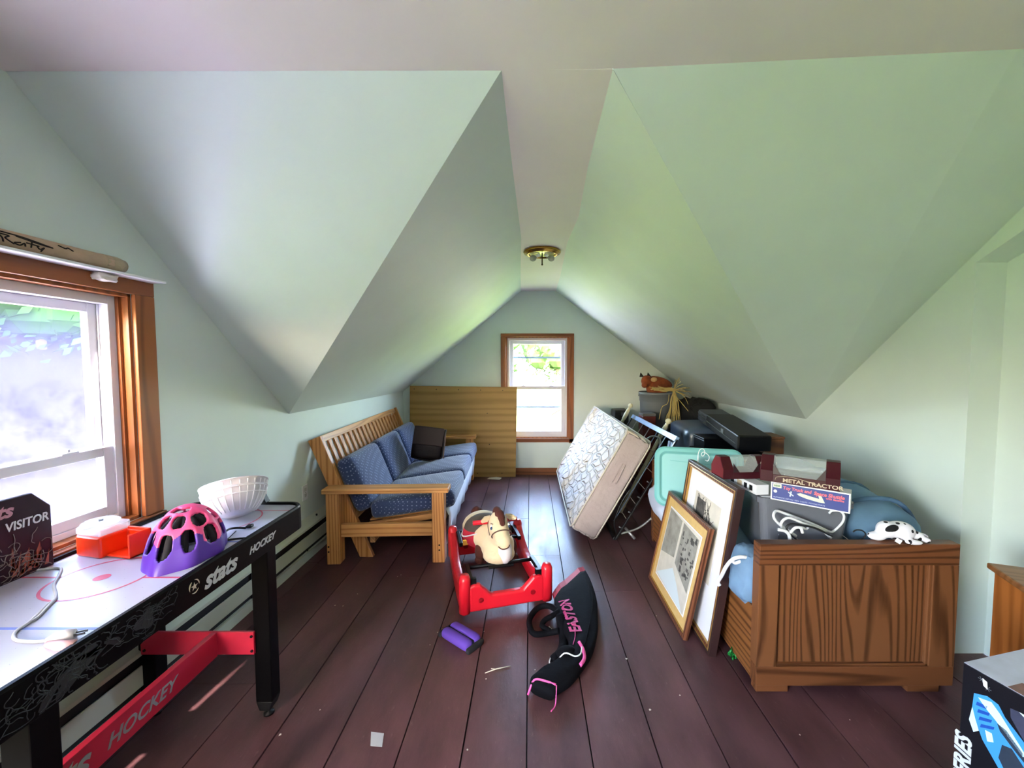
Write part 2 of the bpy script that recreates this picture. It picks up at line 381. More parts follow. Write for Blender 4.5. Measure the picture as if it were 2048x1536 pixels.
# ------------------------------------------------------------------ room shell
XL, XR, YF, YE = -1.737, 2.26, 5.595, 2.107
YB = -2.9                         # wall behind the camera
fl = bx('floor', (XL-.12, YB-.1, -.06), (XR+.3, YF+.12, -.022), SUBF); tag(fl, kind='structure')
fl['label'] = 'dark brown painted floor of wide worn planks'
seams = [-1.86, -1.64, -1.33, -1.06, -.79, -.522, -.270, -.013, .243, .507, .765, 1.03, 1.30, 1.58, 1.84, 2.09, 2.42]
joints = {0: [.5, 3.1], 1: [1.9, 4.2], 2: [.2, 3.6], 3: [2.9], 4: [-.4, 4.5], 5: [2.32], 6: [.7, 4.0], 7: [3.22], 8: [2.70], 9: [2.698, -.2], 10: [.1, 3.9], 11: [1.2, 4.6], 12: [2.7], 13: [.4, 3.7], 14: [1.6, 4.4], 15: [3.0]}
gap = .0022
rf = random.Random(11)
for i in range(len(seams)-1):
    ys = [YB] + sorted(joints.get(i, [])) + [YF]
    for a, b in zip(ys[:-1], ys[1:]):
        x0, x1 = seams[i]+gap, seams[i+1]-gap
        dz = rf.uniform(-.0012, 0); mb = MB()
        # slightly wandering long edges
        ny = 8; top = []
        for k in range(ny+1):
            y = a+gap*.6 + (b-a-gap*1.2)*k/ny
            top.append((x0 + rf.uniform(0, .0016), y)); 
        right = [(x1 - rf.uniform(0, .0016), a+gap*.6 + (b-a-gap*1.2)*k/ny) for k in range(ny, -1, -1)]
        mb.prism([(x, y, -.022) for x, y in reversed(top+right)][::-1], (0, 0, .022+dz))
        mb.build('floor_plank', FLOOR, fl)

def prisms(name, quads, fn, vec, mat, **k):
    mb = MB()
    for q in quads: mb.prism([fn(a, b) for a, b in q], vec)
    o = mb.build(name, mat, weld=False, **k); tag(o, kind='structure'); return o
def wall_with_holes(name, top, holes, fn, vec, mat):
    """top: [(u, z)...] outline of the top edge; holes [(u0,u1,z0,z1)]"""
    us = sorted(set([p[0] for p in top] + [h[0] for h in holes] + [h[1] for h in holes]))
    def zt(u):
        for (a, za), (b, zb) in zip(top[:-1], top[1:]):
            if a <= u <= b: return za + (zb-za)*(u-a)/(b-a)
    q = []
    for a, b in zip(us[:-1], us[1:]):
        h = [h for h in holes if h[0] <= a and h[1] >= b]
        if h:
            h = h[0]
            if h[2] > .001: q.append([(a, 0), (b, 0), (b, h[2]), (a, h[2])])
            q.append([(a, h[3] if len(h) < 5 else h[3]), (b, h[3]), (b, zt(b)+.02), (a, zt(a)+.02)])
        else: q.append([(a, 0), (b, 0), (b, zt(b)+.02), (a, zt(a)+.02)])
    return prisms(name, q, fn, vec, mat)
LZ = [(YB, 1.15), (-1.2, 2.51), (1.408, 2.51), (2.94, 1.178), (YF, 1.15)]
WY0, WY1, WZ0, WZ1 = .985, 1.80, .86, 1.845     # opening of the left window
wl = wall_with_holes('wall_left', LZ, [(WY0, WY1, WZ0, WZ1), (-1.75, -.15, .50, 1.845)], lambda y, z: (XL, y, z), (-.14, 0, 0), MINT)
wl['label'] = 'pale mint gable wall with a sash window on the left'
RZ = [(YB, 1.1), (-1.2, 2.60), (1.46, 2.645), (3.337, 1.085), (YF, 1.05)]
us = [YB, -1.2, .75]; 
mbq = []
def rz(u):
    for (a, za), (b, zb) in zip(RZ[:-1], RZ[1:]):
        if a <= u <= b: return za+(zb-za)*(u-a)/(b-a)
for a, b in ((YB, -1.2), (-1.2, .75)): mbq.append([(a, 0), (b, 0), (b, rz(b)+.02), (a, rz(a)+.02)])
mbq.append([(.75, 2.40), (1.43, 2.40), (1.46, rz(1.46)+.02), (.75, rz(.75)+.02)])
mbq.append([(1.43, 2.40), (YE, 2.055), (YE, rz(YE)+.02), (1.46, rz(1.46)+.02)])
for a, b in ((YE, 3.337), (3.337, YF)): mbq.append([(a, 0), (b, 0), (b, rz(b)+.02), (a, rz(a)+.02)])
wr = prisms('wall_right', mbq, lambda y, z: (XR, y, z), (.16, 0, 0), MINT); wr['label'] = 'pale mint knee wall and gable on the right with an opening'
mb = MB()   # the recess behind the opening
XN = XR+.16
mb.box((XN, .6, 0), (XN+.06, YE+.02, 2.075)); mb.build('wall_recess', MINT); tag(bpy.data.objects['wall_recess'], kind='structure')
mb = MB(); mb.prism([(XN, YE, 2.05), (XN, .75, 2.06), (XN+.06, .75, 2.5), (XN+.06, YE, 2.5)], (.001, 0, 0))
mb.add([(XR+.1, YE, 2.056), (XR+.1, 1.43, 2.40), (XR+.1, .75, 2.40), (XN+.01, .75, 2.06), (XN+.01, YE, 2.055)], [(0, 1, 2, 3, 4)])
o = mb.build('ceiling_recess', MINT); tag(o, kind='structure')
FW = (-.335, .535, .505, 1.895)                     # far window opening x0,x1,z0,z1
FTOP = [(XL, 1.15), (-.122, 2.511), (.351, 2.511), (XR, 1.05)]
wf = wall_with_holes('wall_far', FTOP, [FW], lambda x, z: (x, YF, z), (0, .14, 0), MINT); wf['label'] = 'pale mint far gable wall around the small window'
wb = wall_with_holes('wall_rear', [(XL-.1, 1.14), (XR+.1, 1.14)], [], lambda x, z: (x, YB, z), (0, -.14, 0), MINT)
tag(fl, kind='structure')

def up(o):
    bm = bmesh.new(); bm.from_mesh(o.data); bm.normal_update()
    bad = [f for f in bm.faces if f.normal.z < 0]
    bmesh.ops.reverse_faces(bm, faces=bad); bm.to_mesh(o.data); bm.free(); return o
mb = MB()
strip_l = [(-.094, 1.404), (-.088, 1.995), (-.068, 3.22), (-.10, 4.4), (-.122, 5.60)]
strip_r = [(.272, 1.400), (.285, 2.07), (.322, 2.77), (.300, 3.36), (.335, 4.5), (.351, 5.60)]
mb.add([(XL-.02, 1.408, 2.51), (-.094, 1.404, 2.51), (.272, 1.400, 2.513), (1.6, 1.40, 2.575), (XR+.02, 1.46, 2.645), (XR+.02, -1.2, 2.60), (XL-.02, -1.2, 2.51)], [(0, 1, 2, 3, 4, 5, 6)])
z = 2.511
mb.add([(x, y, z) for x, y in strip_l] + [(x, y, z) for x, y in reversed(strip_r)], [tuple(range(11))])
ce = up(mb.build('ceiling', WHITEP)); tag(ce, 'flat white plaster ceiling with a narrow strip running over the dormer', kind='structure')
m = ce.modifiers.new('solid', 'SOLIDIFY'); m.thickness = .05; m.offset = 1
def slope(pts, faces=None):
    mb = MB(); mb.add(pts, faces or [tuple(range(len(pts)))])
    o = up(mb.build('sloped_ceiling', MINT, ce))
    m = o.modifiers.new('solid', 'SOLIDIFY'); m.thickness = .04; m.offset = 1
    return o
zr_ = 1.085
slope([(XL-.02, 1.408, 2.515), (XL-.02, 2.95, 1.16), (-1.737, 2.94, 1.178), (-.094, 1.404, 2.511)])                 # main roof left of dormer
slope([(.272, 1.400, 2.513), (XR, 3.337, 1.085), (XR+.02, 3.36, 1.07), (XR+.02, 1.46, 2.645), (1.6, 1.40, 2.575)], [(0, 1, 4), (1, 2, 3, 4)])
PL = (-1.737, 2.94, 1.178); PR = (XR, 3.337, 1.085)
ldp = [(x, y, 2.511) for x, y in strip_l]; n_ = len(ldp)
slope(ldp + [(XL-.01, 5.60, 1.142), PL], [(0, 1, n_+1), (1, 2, n_+1), (2, 3, n_+1), (3, 4, n_, n_+1)])
rdp = [(x, y, 2.511) for x, y in strip_r]; n_ = len(rdp)
slope(rdp + [(XR+.01, 5.60, 1.045), PR], [(i, n_+1, i+1) for i in range(n_-2)] + [(n_-2, n_+1, n_, n_-1)])
slope([(XL-.02, -1.2, 2.51), (XR+.02, -1.2, 2.60), (XR+.02, YB-.02, 1.10), (XL-.02, YB-.02, 1.14)])
# baseboards
o = bx('baseboard_far', (XL, YF-.018, 0), (XR, YF, .095), BASEW, bevel=.003); tag(o, kind='structure')
o = bx('baseboard_left', (XL, 3.46, 0), (XL+.015, YF-.02, .09), BASEW, bevel=.003); tag(o, kind='structure')
o = bx('baseboard_right', (XR-.015, YE, 0), (XR, YF-.02, .09), BASEW, bevel=.003); tag(o, kind='structure')

# ------------------------------------------------------------------ windows (local x along the wall, y outwards, z up)
def make_window(name, loc, rz, w, h, cw, label, g_up, g_lo, reveal=.03, st=.042, storm=None, stool=False, extra=0):
    t = empty(name, loc, rz, label, kind='structure'); hw = w/2
    wood_v, wood_h = TRIMW, TRIMX
    mb = MB(); pz = -.02
    for sx in (-1, 1):
        a, b = sorted((sx*hw, sx*(hw+cw)))
        bx('casing', (a, pz, -(cw if not stool else .0)), (b, 0, h), wood_v, t, .003)
    bx('casing', (-hw-cw, pz, h), (hw+cw, 0, h+cw*.72), wood_h, t, .003)
    bx('casing', (-hw-cw, pz - (.012 if stool else 0), -cw*.85), (hw+cw, 0, -.001), wood_h, t, .003)
    mb = MB(); e = .014
    mb.box((-hw, 0, 0), (-hw+e, .055, h)).box((hw-e, 0, 0), (hw, .055, h)).box((-hw, 0, h-e), (hw, .055, h)).box((-hw, 0, 0), (hw, .055, e))
    mb.box((hw-e-.012, .03, 0), (hw-e, .055, h)).box((-hw+e, .03, 0), (-hw+e+.012, .055, h))
    mb.build('wood_jamb', wood_v, t, .001)
    a = hw - .02; f = .036; d0, d1 = .045, .13; zb, ztp = .014, h-.014
    mb = MB()
    mb.box((-a, d0, zb), (-a+f, d1, ztp)).box((a-f, d0, zb), (a, d1, ztp)).box((-a+f, d0, ztp-f), (a-f, d1, ztp)).box((-a+f, d0, zb), (a-f, d1, zb+f*.7))
    # track ribs
    for sx in (-1, 1):
        mb.box((sx*(a-f)-.006, d0+.038, zb), (sx*(a-f)+.006, d0+.044, ztp))
    mb.build('vinyl_frame', VINYL, t, .002)
    ai = a - f + .002; mid = zb + (ztp-zb)*(.31 + extra)
    def sash(nm, z0, z1, y0, g):
        y1 = y0+.03; mb = MB()
        mb.box((-ai, y0, z0), (-ai+st, y1, z1)).box((ai-st, y0, z0), (ai, y1, z1)).box((-ai+st, y0, z1-st*.9), (ai-st, y1, z1)).box((-ai+st, y0, z0), (ai-st, y1, z0+st))
        s = mb.build(nm, VINYL, t, .003)
        bx('glass_pane', (-ai+st, y0+.012, z0+st), (ai-st, y0+.016, z1-st*.9), g, s)
        return s
    sash('upper_sash', mid-.02, ztp-f, d0+.046, g_up)
    lo = sash('lower_sash', zb+f*.7, mid+.022, d0+.008, g_lo)
    for sx in (-.22, .22):
        MB().box((sx*w-.03, d0-.004, mid+.022), (sx*w+.03, d0+.03, mid+.03)).lathe([(.012, mid+.03), (.012, mid+.042), (0, mid+.044)], (sx*w, d0+.015, 0), 10).build('sash_lock', VINYL, lo, .002)
    if storm:
        mb = MB()
        for zz in storm: mb.box((-ai, d1-.006, zz-.012), (ai, d1+.004, zz+.012))
        mb.build('storm_bar', M('storm bar blue grey', '#7f93aa', .5), t)
    return t
make_window('window_1', (XL, (WY0+WY1)/2, WZ0), R(90), WY1-WY0, WZ1-WZ0, .093, 'white sash window in stained wood casing on the left wall', DGLASS, DGLASS2, stool=True)
make_window('unseen_sun_window', (XL, -.95, .50), R(90), 1.6, 1.345, .093, 'unseen white sash window beside the camera, sized to let in the sun patch', GLASS, GLASS, stool=True)  # unseen opening, placed and sized so the sun patch falls under the table
make_window('window_2', ((FW[0]+FW[1])/2, YF, FW[2]), 0, FW[1]-FW[0], FW[3]-FW[2], .062, 'small sash window in brown casing in the far gable', GLASS, GLASS, st=.05, storm=(.42, 1.11), extra=.19)

# ------------------------------------------------------------------ outdoors
LEAF = M('sunlit leaves', '#34462a', .9, spec=0, var=.5, vscale=.9); LEAF2 = M('deep leaves', '#263c22', .9, spec=0, var=.4, vscale=.8)
GRASS = M('sunlit lawn', '#8c9c58', .95, spec=0, var=.2, vscale=.3)
BOUNCE = M('pale bounce gravel', '#bdb4b8', .95, var=.12, vscale=.6)
o = bx('lawn', (-80, -80, -4.4), (80, 90, -4.2), GRASS); tag(o, kind='structure'); o['label'] = 'lawn far below the windows'
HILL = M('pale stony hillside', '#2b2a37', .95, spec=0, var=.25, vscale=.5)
mb = MB(); gx = []
for i in range(15):
    for k in range(13):
        y = 4+i*2.6; x = -9-k*1.6; zz = -4.2+max(0, k-1)*.95+.5*math.sin(i*1.3+k*.9)+.3*math.sin(i*3.1-k*2.2); gx.append((x, y, zz))
mb.add(gx, [(i*13+k, (i+1)*13+k, (i+1)*13+k+1, i*13+k+1) for i in range(14) for k in range(12)])
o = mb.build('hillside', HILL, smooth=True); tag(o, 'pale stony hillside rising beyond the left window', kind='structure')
o = bx('bounce_ground', (-8.5, -24, -4.2), (-2.2, 16, -4.17), BOUNCE); tag(o, 'pale gravel added to bounce sunlight up into the left windows', kind='structure')  # added pale ground, bounces sunlight up onto the slopes through the left windows
BARK = M('grey bark', '#5a4b40', .9)
def tree(loc, r, hgt, mat, label, seed, n=1500):
    rn = random.Random(seed); t = empty('tree', loc, 0, label, 'tree', 'trees beyond the windows')
    MB().tube([(0, 0, 0), (.1, .1, hgt*.5), (0, .2, hgt*.8)], [.22, .16, .08], 8).build('trunk', BARK, t, smooth=True)
    mb = MB()
    for i in range(n):
        u = Vector((rn.gauss(0, 1), rn.gauss(0, 1), rn.gauss(0, 1))).normalized() * r * rn.uniform(.55, 1.05)
        c = Vector((0, 0, hgt*.72)) + Vector((u.x, u.y, u.z*1.15)); s_ = rn.uniform(.12, .30)
        a = Vector((rn.gauss(0, 1), rn.gauss(0, 1), rn.gauss(0, 1))).normalized(); b_ = a.orthogonal().normalized(); c2 = a.cross(b_)
        mb.add([c - b_*s_, c + c2*s_*.5, c + b_*s_, c - c2*s_*.5], [(0, 1, 2, 3)])
    for q in range(9):
        u = Vector((rn.gauss(0, 1), rn.gauss(0, 1), rn.gauss(0, 1))).normalized()*r*.45
        mb.ell(Vector((0, 0, hgt*.72))+u, (r*.5, r*.5, r*.5), 10, 7)
    f = mb.build('foliage', mat, t); f['kind'] = 'stuff'
    return t
for i, (x, y, r, h, mt) in enumerate([(-3.4, 27, 2.7, 9.5, 1), (2.2, 34, 3.2, 10.5, 0), (8.6, 41, 3.3, 12, 1), (-4.0, 42, 4.2, 14, 0)]):
    tree((x, y, -4.2), r, h, (LEAF, LEAF2)[mt], ['bushy tree nearest the far window on its left side', 'pale tree in the middle of the far window view', 'tall tree behind the white house', 'tallest tree at the back of the far window view'][i], i)
for i, (x, y, r, h, mt) in enumerate([(-20, 10.5, 2.6, 12, 0), (-21, 17.5, 3.2, 13, 1), (-16, 24, 3.2, 13.5, 0), (-22, 5, 2.6, 12, 1)]):
    tree((x, y, -4.2), r, h, (LEAF, LEAF2)[mt], ['tree in the middle of the left window view', 'tallest tree far back outside the left window', 'small crowned tree at the right of the left window view', 'tree at the left outside the left window'][i], 20+i)
# white house with a red roof beyond the far window
hs = empty('neighbour_house', (4.3, 21, -4.2), R(0), 'white house with a pale red roof seen through the far window', 'house')
SID = M('white siding', '#9c9a98', .9, spec=0)
mb = MB(); mb.prism([(-3.2, 0, 0), (3.2, 0, 0), (3.2, 0, 3.0), (0, 0, 5.0), (-3.2, 0, 3.0)], (0, 7, 0)); mb.build('wall', SID, hs)
mb = MB(); mb.prism([(-3.6, -.3, 2.85), (0, -.3, 5.1), (0, -.3, 5.25), (-3.6, -.3, 3.0)], (0, 7.6, 0)); mb.prism([(3.6, -.3, 2.85), (0, -.3, 5.1), (0, -.3, 5.25), (3.6, -.3, 3.0)], (0, 7.6, 0)); mb.build('roof', M('faded red shingle', '#7c4c46', .9, spec=0, var=.1), hs)
for x_ in (-1.5, 1.3): bx('window', (x_-.45, -.04, 1.2), (x_+.45, 0, 2.5), M('house window', '#6c7680', .2), hs)
fe = empty('wooden_fence', (-.9, 31, -4.2), 0, 'pale wooden fence on the lawn seen through the far window', 'fence')
FEN = M('pale fence wood', '#8a6c40', .9, spec=0)
for k in range(16): bx('picket', (-2.4+k*.3, 0, 0), (-2.25+k*.3, .03, 1.9), FEN, fe)
for zz in (.3, 1.55): bx('rail', (-2.5, .03, zz), (2.4, .07, zz+.1), FEN, fe)

# ------------------------------------------------------------------ shelf board, paper tube over the window
t = empty('curtain_shelf', (XL, 1.30, 1.906), 0, 'thin white shelf board on top of the left window casing', 'shelf')
bx('board', (0, -.75, 0), (.085, .585, .010), WHITEPL, t, .002)
for yy in (.40, -.6): bx('bracket', (.002, yy, -.012), (.006, yy+.06, 0), METALG, t)
t = empty('paper_tube', (XL+.045, 1.0, 1.916+.031), 0, 'rolled brown paper tube with black handwriting on the white shelf board', 'tube')
mb = MB(); KR = M('brown kraft paper', '#b59a80', .85, var=.15, vscale=9, bump=.2, bscale=30)
mb.tube([(0, y, .0) for y in (-.5, -.2, .1, .4, .62, .66, .70)], [.029, .030, .029, .030, .029, .031, .027], 18)
mb.build('roll', KR, t, smooth=True)
mb = MB(); mb.tube([(0, .64, 0), (0, .70, 0), (0, .725, 0)], [.0305, .031, .026], 14)
mb.build('cloudy_plastic_cap', M('cloudy tape', '#a89678', .3, bump=.5, bscale=50), t, smooth=True)
INK = M('black ink', '#1c140f', .8)
def on_tube(y, ang, r=.0315): return (math.cos(ang)*r, y, math.sin(ang)*r)
mb = MB()
def stroke(pts, w=.0022): mb.tube(bez([on_tube(y, a-.72) for y, a in pts], 5), w, 5)
y0 = .30
stroke([(y0, .95), (y0+.012, .6), (y0+.018, .2)]); stroke([(y0-.005, .95), (y0+.03, .9), (y0+.02, .62), (y0+.045, .2)])
stroke([(y0+.06, .5), (y0+.045, .35), (y0+.06, .2), (y0+.07, .5), (y0+.075, .2)]); stroke([(y0+.09, .8), (y0+.09, .2)]); stroke([(y0+.075, .6), (y0+.11, .55)])
stroke([(y0+.105, .5), (y0+.115, .25), (y0+.125, .5), (y0+.12, 0)]); stroke([(y0+.01, 1.2), (y0+.07, 1.1), (y0+.13, .8), (y0+.15, .7), (y0+.12, .75), (y0+.05, 1.05)])
stroke([(.20, 1.2), (.17, .8), (.22, .4), (.24, .2)], .005); stroke([(.10, 1.0), (.14, .5), (.19, .3)], .004); stroke([(.47, 1.2), (.49, 1.0), (.50, 1.15), (.515, .9)])
mb.build('handwriting', INK, t, smooth=True)
t = MB().soft((.05, .075, .03), .012, 5, noise=.003).build('crumpled_wrap', M('white crumpled plastic', '#d8cfc4', .5, bump=.6, bscale=60), None, smooth=True, loc=(XL+.034, 1.66, 1.889))
tag(t, 'crumpled white plastic scrap under the end of the paper tube', 'scrap')
o = MB().tube([(0, -.3, 0), (0, .27, 0)], .004, 8).build('curtain_rod', M('dark bronze', '#3b3226', .4, 1), None, loc=(XL+.008, 1.52, 1.921), smooth=True)
tag(o, 'thin dark curtain rod lying behind the paper tube on the shelf', 'rod')

# ------------------------------------------------------------------ baseboard heater and outlets
HW = M('cream heater enamel', '#b9bdae', .4); HB = M('heater slot black', '#0c0d10', .6)  # near-black for the slot back, brackets and knob
t = empty('baseboard_heater', (XL, .2, 0), 0, 'long cream baseboard heater along the left wall', 'heater')
y0, y1 = 0, 3.22
mb = MB(); mb.prism([(0, y0, .348), (.06, y0, .302), (.063, y0, .286), (0, y0, .286)], (0, y1-y0, 0)); mb.build('top_cover', HW, t, .001)
bx('front_panel', (.055, y0, .152), (.062, y1, .242), HW, t, .002)
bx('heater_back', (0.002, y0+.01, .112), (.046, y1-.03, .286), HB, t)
bx('bottom_lip', (.03, y0, .112), (.060, y1-.05, .121), HW, t, .001)
bx('end_cap', (0.002, y1-.008, .112), (.05, y1-.002, .286), HW, t)
for k in range(5): bx('bracket', (.048, .35+.62*k, .120), (.054, .36+.62*k, .286), HB, t)
MB().lathe([(.007, 0), (.007, .012), (.004, .015), (0, .015)], (.03, 3.02, .326), 10).build('damper_knob', HB, t)
t = empty('wall_outlet', (XL, 3.11, .548), 0, 'white wall outlet plate low on the left wall beside the sofa', 'outlet')
bx('plate', (0, -.036, -.058), (.006, .036, .058), WHITEPL, t, .002)
for zz in (-.022, .022): bx('socket', (.005, -.017, zz-.014), (.008, .017, zz+.014), M('socket grey', '#c9c9c4', .4), t, .002)
MB().tube([(.006, 0, 0), (.009, 0, 0)], .004, 8).build('screw', METALG, t)

# ------------------------------------------------------------------ ceiling light
t = empty('ceiling_light', (.105, 3.60, 2.511), 0, 'round brass ceiling light with two bare bulbs on the white strip', 'light')
MB().lathe([(0, 0), (.155, 0), (.163, -.012), (.155, -.024), (.140, -.022), (.132, -.034), (.118, -.036), (.112, -.022), (0, -.018)][::-1], n=40).build('brass_pan', BRASS, t, smooth=True)
MB().lathe([(0, -.019), (.108, -.026), (.110, -.022), (0, -.015)][::-1], n=32).build('reflector', M('pale reflector', '#e2dfae', .25, .4), t, smooth=True)
for sx in (-1, 1):
    s_ = MB().tube([(sx*.02, 0, -.03), (sx*.05, 0, -.045)], .014, 12).build('socket', WHITEPL, t, smooth=True)
    MB().ell((sx*.078, 0, -.062), (.030, .026, .028), rot=(0, sx*R(25), 0)).build('bulb', M('frosted unlit bulb', '#a9aaa0', .25), s_, smooth=True)
MB().tube([(0, 0, -.02), (0, 0, -.11), (0, 0, -.118), (0, 0, -.125)], [.005, .005, .009, .003], 10).build('center_stem', M('dark brass', '#4a3a1c', .35, 1), t, smooth=True)

# ------------------------------------------------------------------ measuring helper: a picture point on a plane of the room
_p = math.atan(43.5/820); _c, _s = math.cos(_p), math.sin(_p)
def on(px, py, X=None, Y=None, Z=None):
    u = -(py-768)/820; r = Vector(((px-1060)/820, _c+u*_s, -_s+u*_c))
    t = X/r.x if X is not None else Y/r.y if Y is not None else (Z-1.55)/r.z
    return Vector((0, 0, 1.55)) + r*t

# ------------------------------------------------------------------ air hockey table
TP = .85
HT = empty('air_hockey_table', (-1.41, 1.335, 0), 0, 'black air hockey table with white playfield standing along the left window', 'game table')
PINKR = M('crimson laminate', '#b4203c', .35); GREYP = M('printed grey', '#8d8d92', .5); LGREYP = M('printed light grey', '#c0c0c4', .5)
ICE = M('white playfield', '#b2b2c2', .28, spec=.5, var=.02, vscale=6); RLINE = M('printed crimson line', '#c04666', .4); BLINE = M('printed blue line', '#6a7cc4', .4)
hx, hy, rc = .29, .685, .07
def rrect(x, y, r, z, n=6):
    P = []
    for cx_, cy_, a0 in ((x-r, y-r, 0), (-x+r, y-r, 90), (-x+r, -y+r, 180), (x-r, -y+r, 270)):
        for k in range(n+1):
            a = R(a0 + 90*k/n); P.append((cx_+r*math.cos(a), cy_+r*math.sin(a), z))
    return P
def ring(o_, i_):
    pass
rings = [rrect(hx, hy, rc, .742), rrect(hx, hy, rc, TP-.004), rrect(hx-.003, hy-.003, rc, TP+.004), rrect(hx-.014, hy-.014, rc-.01, TP+.004), rrect(hx-.016, hy-.016, rc-.01, TP-.012), rrect(hx-.016, hy-.016, rc-.01, .742), rrect(hx, hy, rc, .742)]
lofted(rings, False).build('apron', BLACKM, HT)
MB().prism(rrect(hx-.015, hy-.015, rc-.01, .80), (0, 0, TP-.008-.80)).build('playfield', ICE, HT)
zt = TP-.008
def flatring(name, c, r, w, mat, n=48):
    mb = MB(); vs = []; 
    for k in range(n):
        a = 2*math.pi*k/n
        vs += [(c[0]+(r-w/2)*math.cos(a), c[1]+(r-w/2)*math.sin(a), zt+.0006), (c[0]+(r+w/2)*math.cos(a), c[1]+(r+w/2)*math.sin(a), zt+.0006)]
    fs = [(2*k, 2*k+1, 2*((k+1) % n)+1, 2*((k+1) % n)) for k in range(n)]
    return mb.add(vs, fs).build(name, mat, HT)
flatring('rink_circle', (0, -.02), .135, .008, RLINE); flatring('rink_circle', (.03, .47), .15, .006, RLINE); flatring('rink_circle', (.03, -.50), .15, .006, RLINE)
MB().lathe([(0, zt+.0005), (.022, zt+.0005), (.022, zt+.0001)][::-1], (0, -.02, 0), 20).build('centre_spot', RLINE, HT)
bx('rink_line', (-hx+.02, -.024, zt), (-.135, -.016, zt+.0006), RLINE, HT); bx('rink_line', (.135, -.024, zt), (hx-.02, -.016, zt+.0006), RLINE, HT)
for yy in (-.28, .25): bx('rink_line', (-hx+.02, yy-.005, zt), (hx-.02, yy+.005, zt+.0006), BLINE, HT)
for yy in (.47, ): bx('goal_line', (-hx+.02, yy+.12, zt), (hx-.02, yy+.124, zt+.0006), RLINE, HT)
# air holes
mb = MB(); 
for i in range(10):
    for j in range(24):
        mb.lathe([(.0012, zt+.0004), (0, zt+.0008)], (-.25+i*.055, -.63+j*.055, 0), 5)
o = mb.build('air_holes', M('hole grey', '#8c8c96', .6), HT); o['kind'] = 'stuff'
# goal boxes at both ends
for sg in (-1, 1):
    g = MB().prism([(-.10, sg*(hy-.02), TP+.002), (.10, sg*(hy-.02), TP+.002), (.08, sg*(hy-.02), TP+.045), (-.08, sg*(hy-.02), TP+.045)], (0, sg*.035, 0)).build('goal_arch', BLACK, HT, .003)
def leg(x, y):
    mb = MB(); mb.box((x-.035, y-.03, .075), (x+.035, y+.03, .744))
    L = mb.build('leg', BLACKM, HT, .003)
    MB().prism([(x-.035, y-.03, .075), (x+.035, y-.03, .075), (x+.022, y-.03, .035), (x-.022, y-.03, .035)], (0, .06, 0)).build('leg_end', BLACK, L, .002)
    MB().lathe([(.006, .04), (.006, .012), (.020, .010), (.022, 0), (0, 0)][::-1], (x, y, 0), 12).build('levelling_foot', BLACK, L, smooth=True)
    return L
for ly in (-.43, .40):
    leg(.255, ly); leg(-.245, ly)
    mb = MB(); yy = ly-.045 if ly > 0 else ly+.035
    mb.prism([(-.255, yy, .30), (.23, yy, .30), (.23, yy, .40), (-.20, yy, .40), (-.255, yy, .345)], (0, .012, 0))
    cr = mb.build('cross_rail', PINKR, HT, .002)
    for sx, zz in ((.222, .318), (.222, .382), (-.238, .32)): MB().tube([(sx, yy-.004, zz), (sx, yy+.001, zz)], .006, 8).build('bolt', BLACK, cr)
st = bx('stretcher', (.05, -.365, .295), (.074, .355, .40), PINKR, HT, .002)
text('lettering', 'HOCKEY', .062, GREYP, st, (.0745, -.105, .325), (0, 1, 0), (0, 0, 1), .35, bold=.0012)
text('lettering', 'stats', .115, GREYP, st, (.0745, -.375, .315), (0, 1, 0), (0, 0, 1), .35, bold=.003)
ax = hx+.0006
text('lettering', 'stats', .082, LGREYP, HT, (ax, .035, .768), (0, 1, 0), (0, 0, 1), .35, bold=.0028)
text('lettering', 'HOCKEY', .040, LGREYP, HT, (ax, .262, .782), (0, 1, 0), (0, 0, 1), .35, bold=.0012)
# round star-and-swirl badge
mb = MB(); cz, cy = .803, -.005
for k in range(3):
    mb.tube([(ax, cy+.020*math.cos(a), cz+.022*math.sin(a)) for a in [R(120*k+j*12) for j in range(8)]], [.0008, .0015, .002, .002, .002, .0016, .001, .0006], 5)
pts = []
for k in range(10):
    r_ = .014 if k % 2 == 0 else .0055; a = R(90+36*k); pts.append((ax, cy+r_*math.cos(a), cz+r_*math.sin(a)))
mb.prism(pts, (.0005, 0, 0)); mb.build('star_badge', M('badge silver', '#c9b9a8', .4), HT)
# scratchy hockey-player drawing printed on the apron (grey line art)
rs = random.Random(5); mb = MB()
def scr(c, ry, rz_, n, w=.0011):
    for _ in range(n):
        y_, z_ = c[0]+rs.uniform(-ry, ry), c[1]+rs.uniform(-rz_, rz_); a = rs.uniform(0, 6.28); P = []
        for k in range(7):
            P.append((ax, y_, max(.748, min(.842, z_)))); a += rs.uniform(-1, 1); y_ += math.cos(a)*.012; z_ += math.sin(a)*.009
        mb.tube(bez(P, 3), w, 4)
scr((-.17, .795), .05, .03, 30); scr((-.36, .80), .08, .03, 46, .0014); scr((-.12, .825), .04, .01, 6); scr((-.48, .78), .05, .02, 12)
mb.build('line_art', M('art grey', '#2c2d31', .5, spec=.2), HT)['kind'] = 'stuff'
for cy_, cz_, r1, r2, rot in ((-.18, .80, .030, .026, 0), (-.36, .79, .055, .022, .5), (-.33, .815, .03, .015, -.3), (-.42, .77, .04, .010, .9), (-.27, .80, .025, .009, -.6)):
    P = []
    for k in range(14):
        a = 2*math.pi*k/14; q = 1+.25*math.sin(3*a+cy_*9); u, v = r1*math.cos(a)*q, r2*math.sin(a)*q
        P.append((ax-.0003, cy_+u*math.cos(rot)-v*math.sin(rot), max(.746, min(.842, cz_+u*math.sin(rot)+v*math.cos(rot)))))
    MB().prism(P, (.0004, 0, 0)).build('printed_shape', M('art dark grey', '#1c1e22', .5) if 'art dark grey' not in bpy.data.materials else bpy.data.materials['art dark grey'], HT)
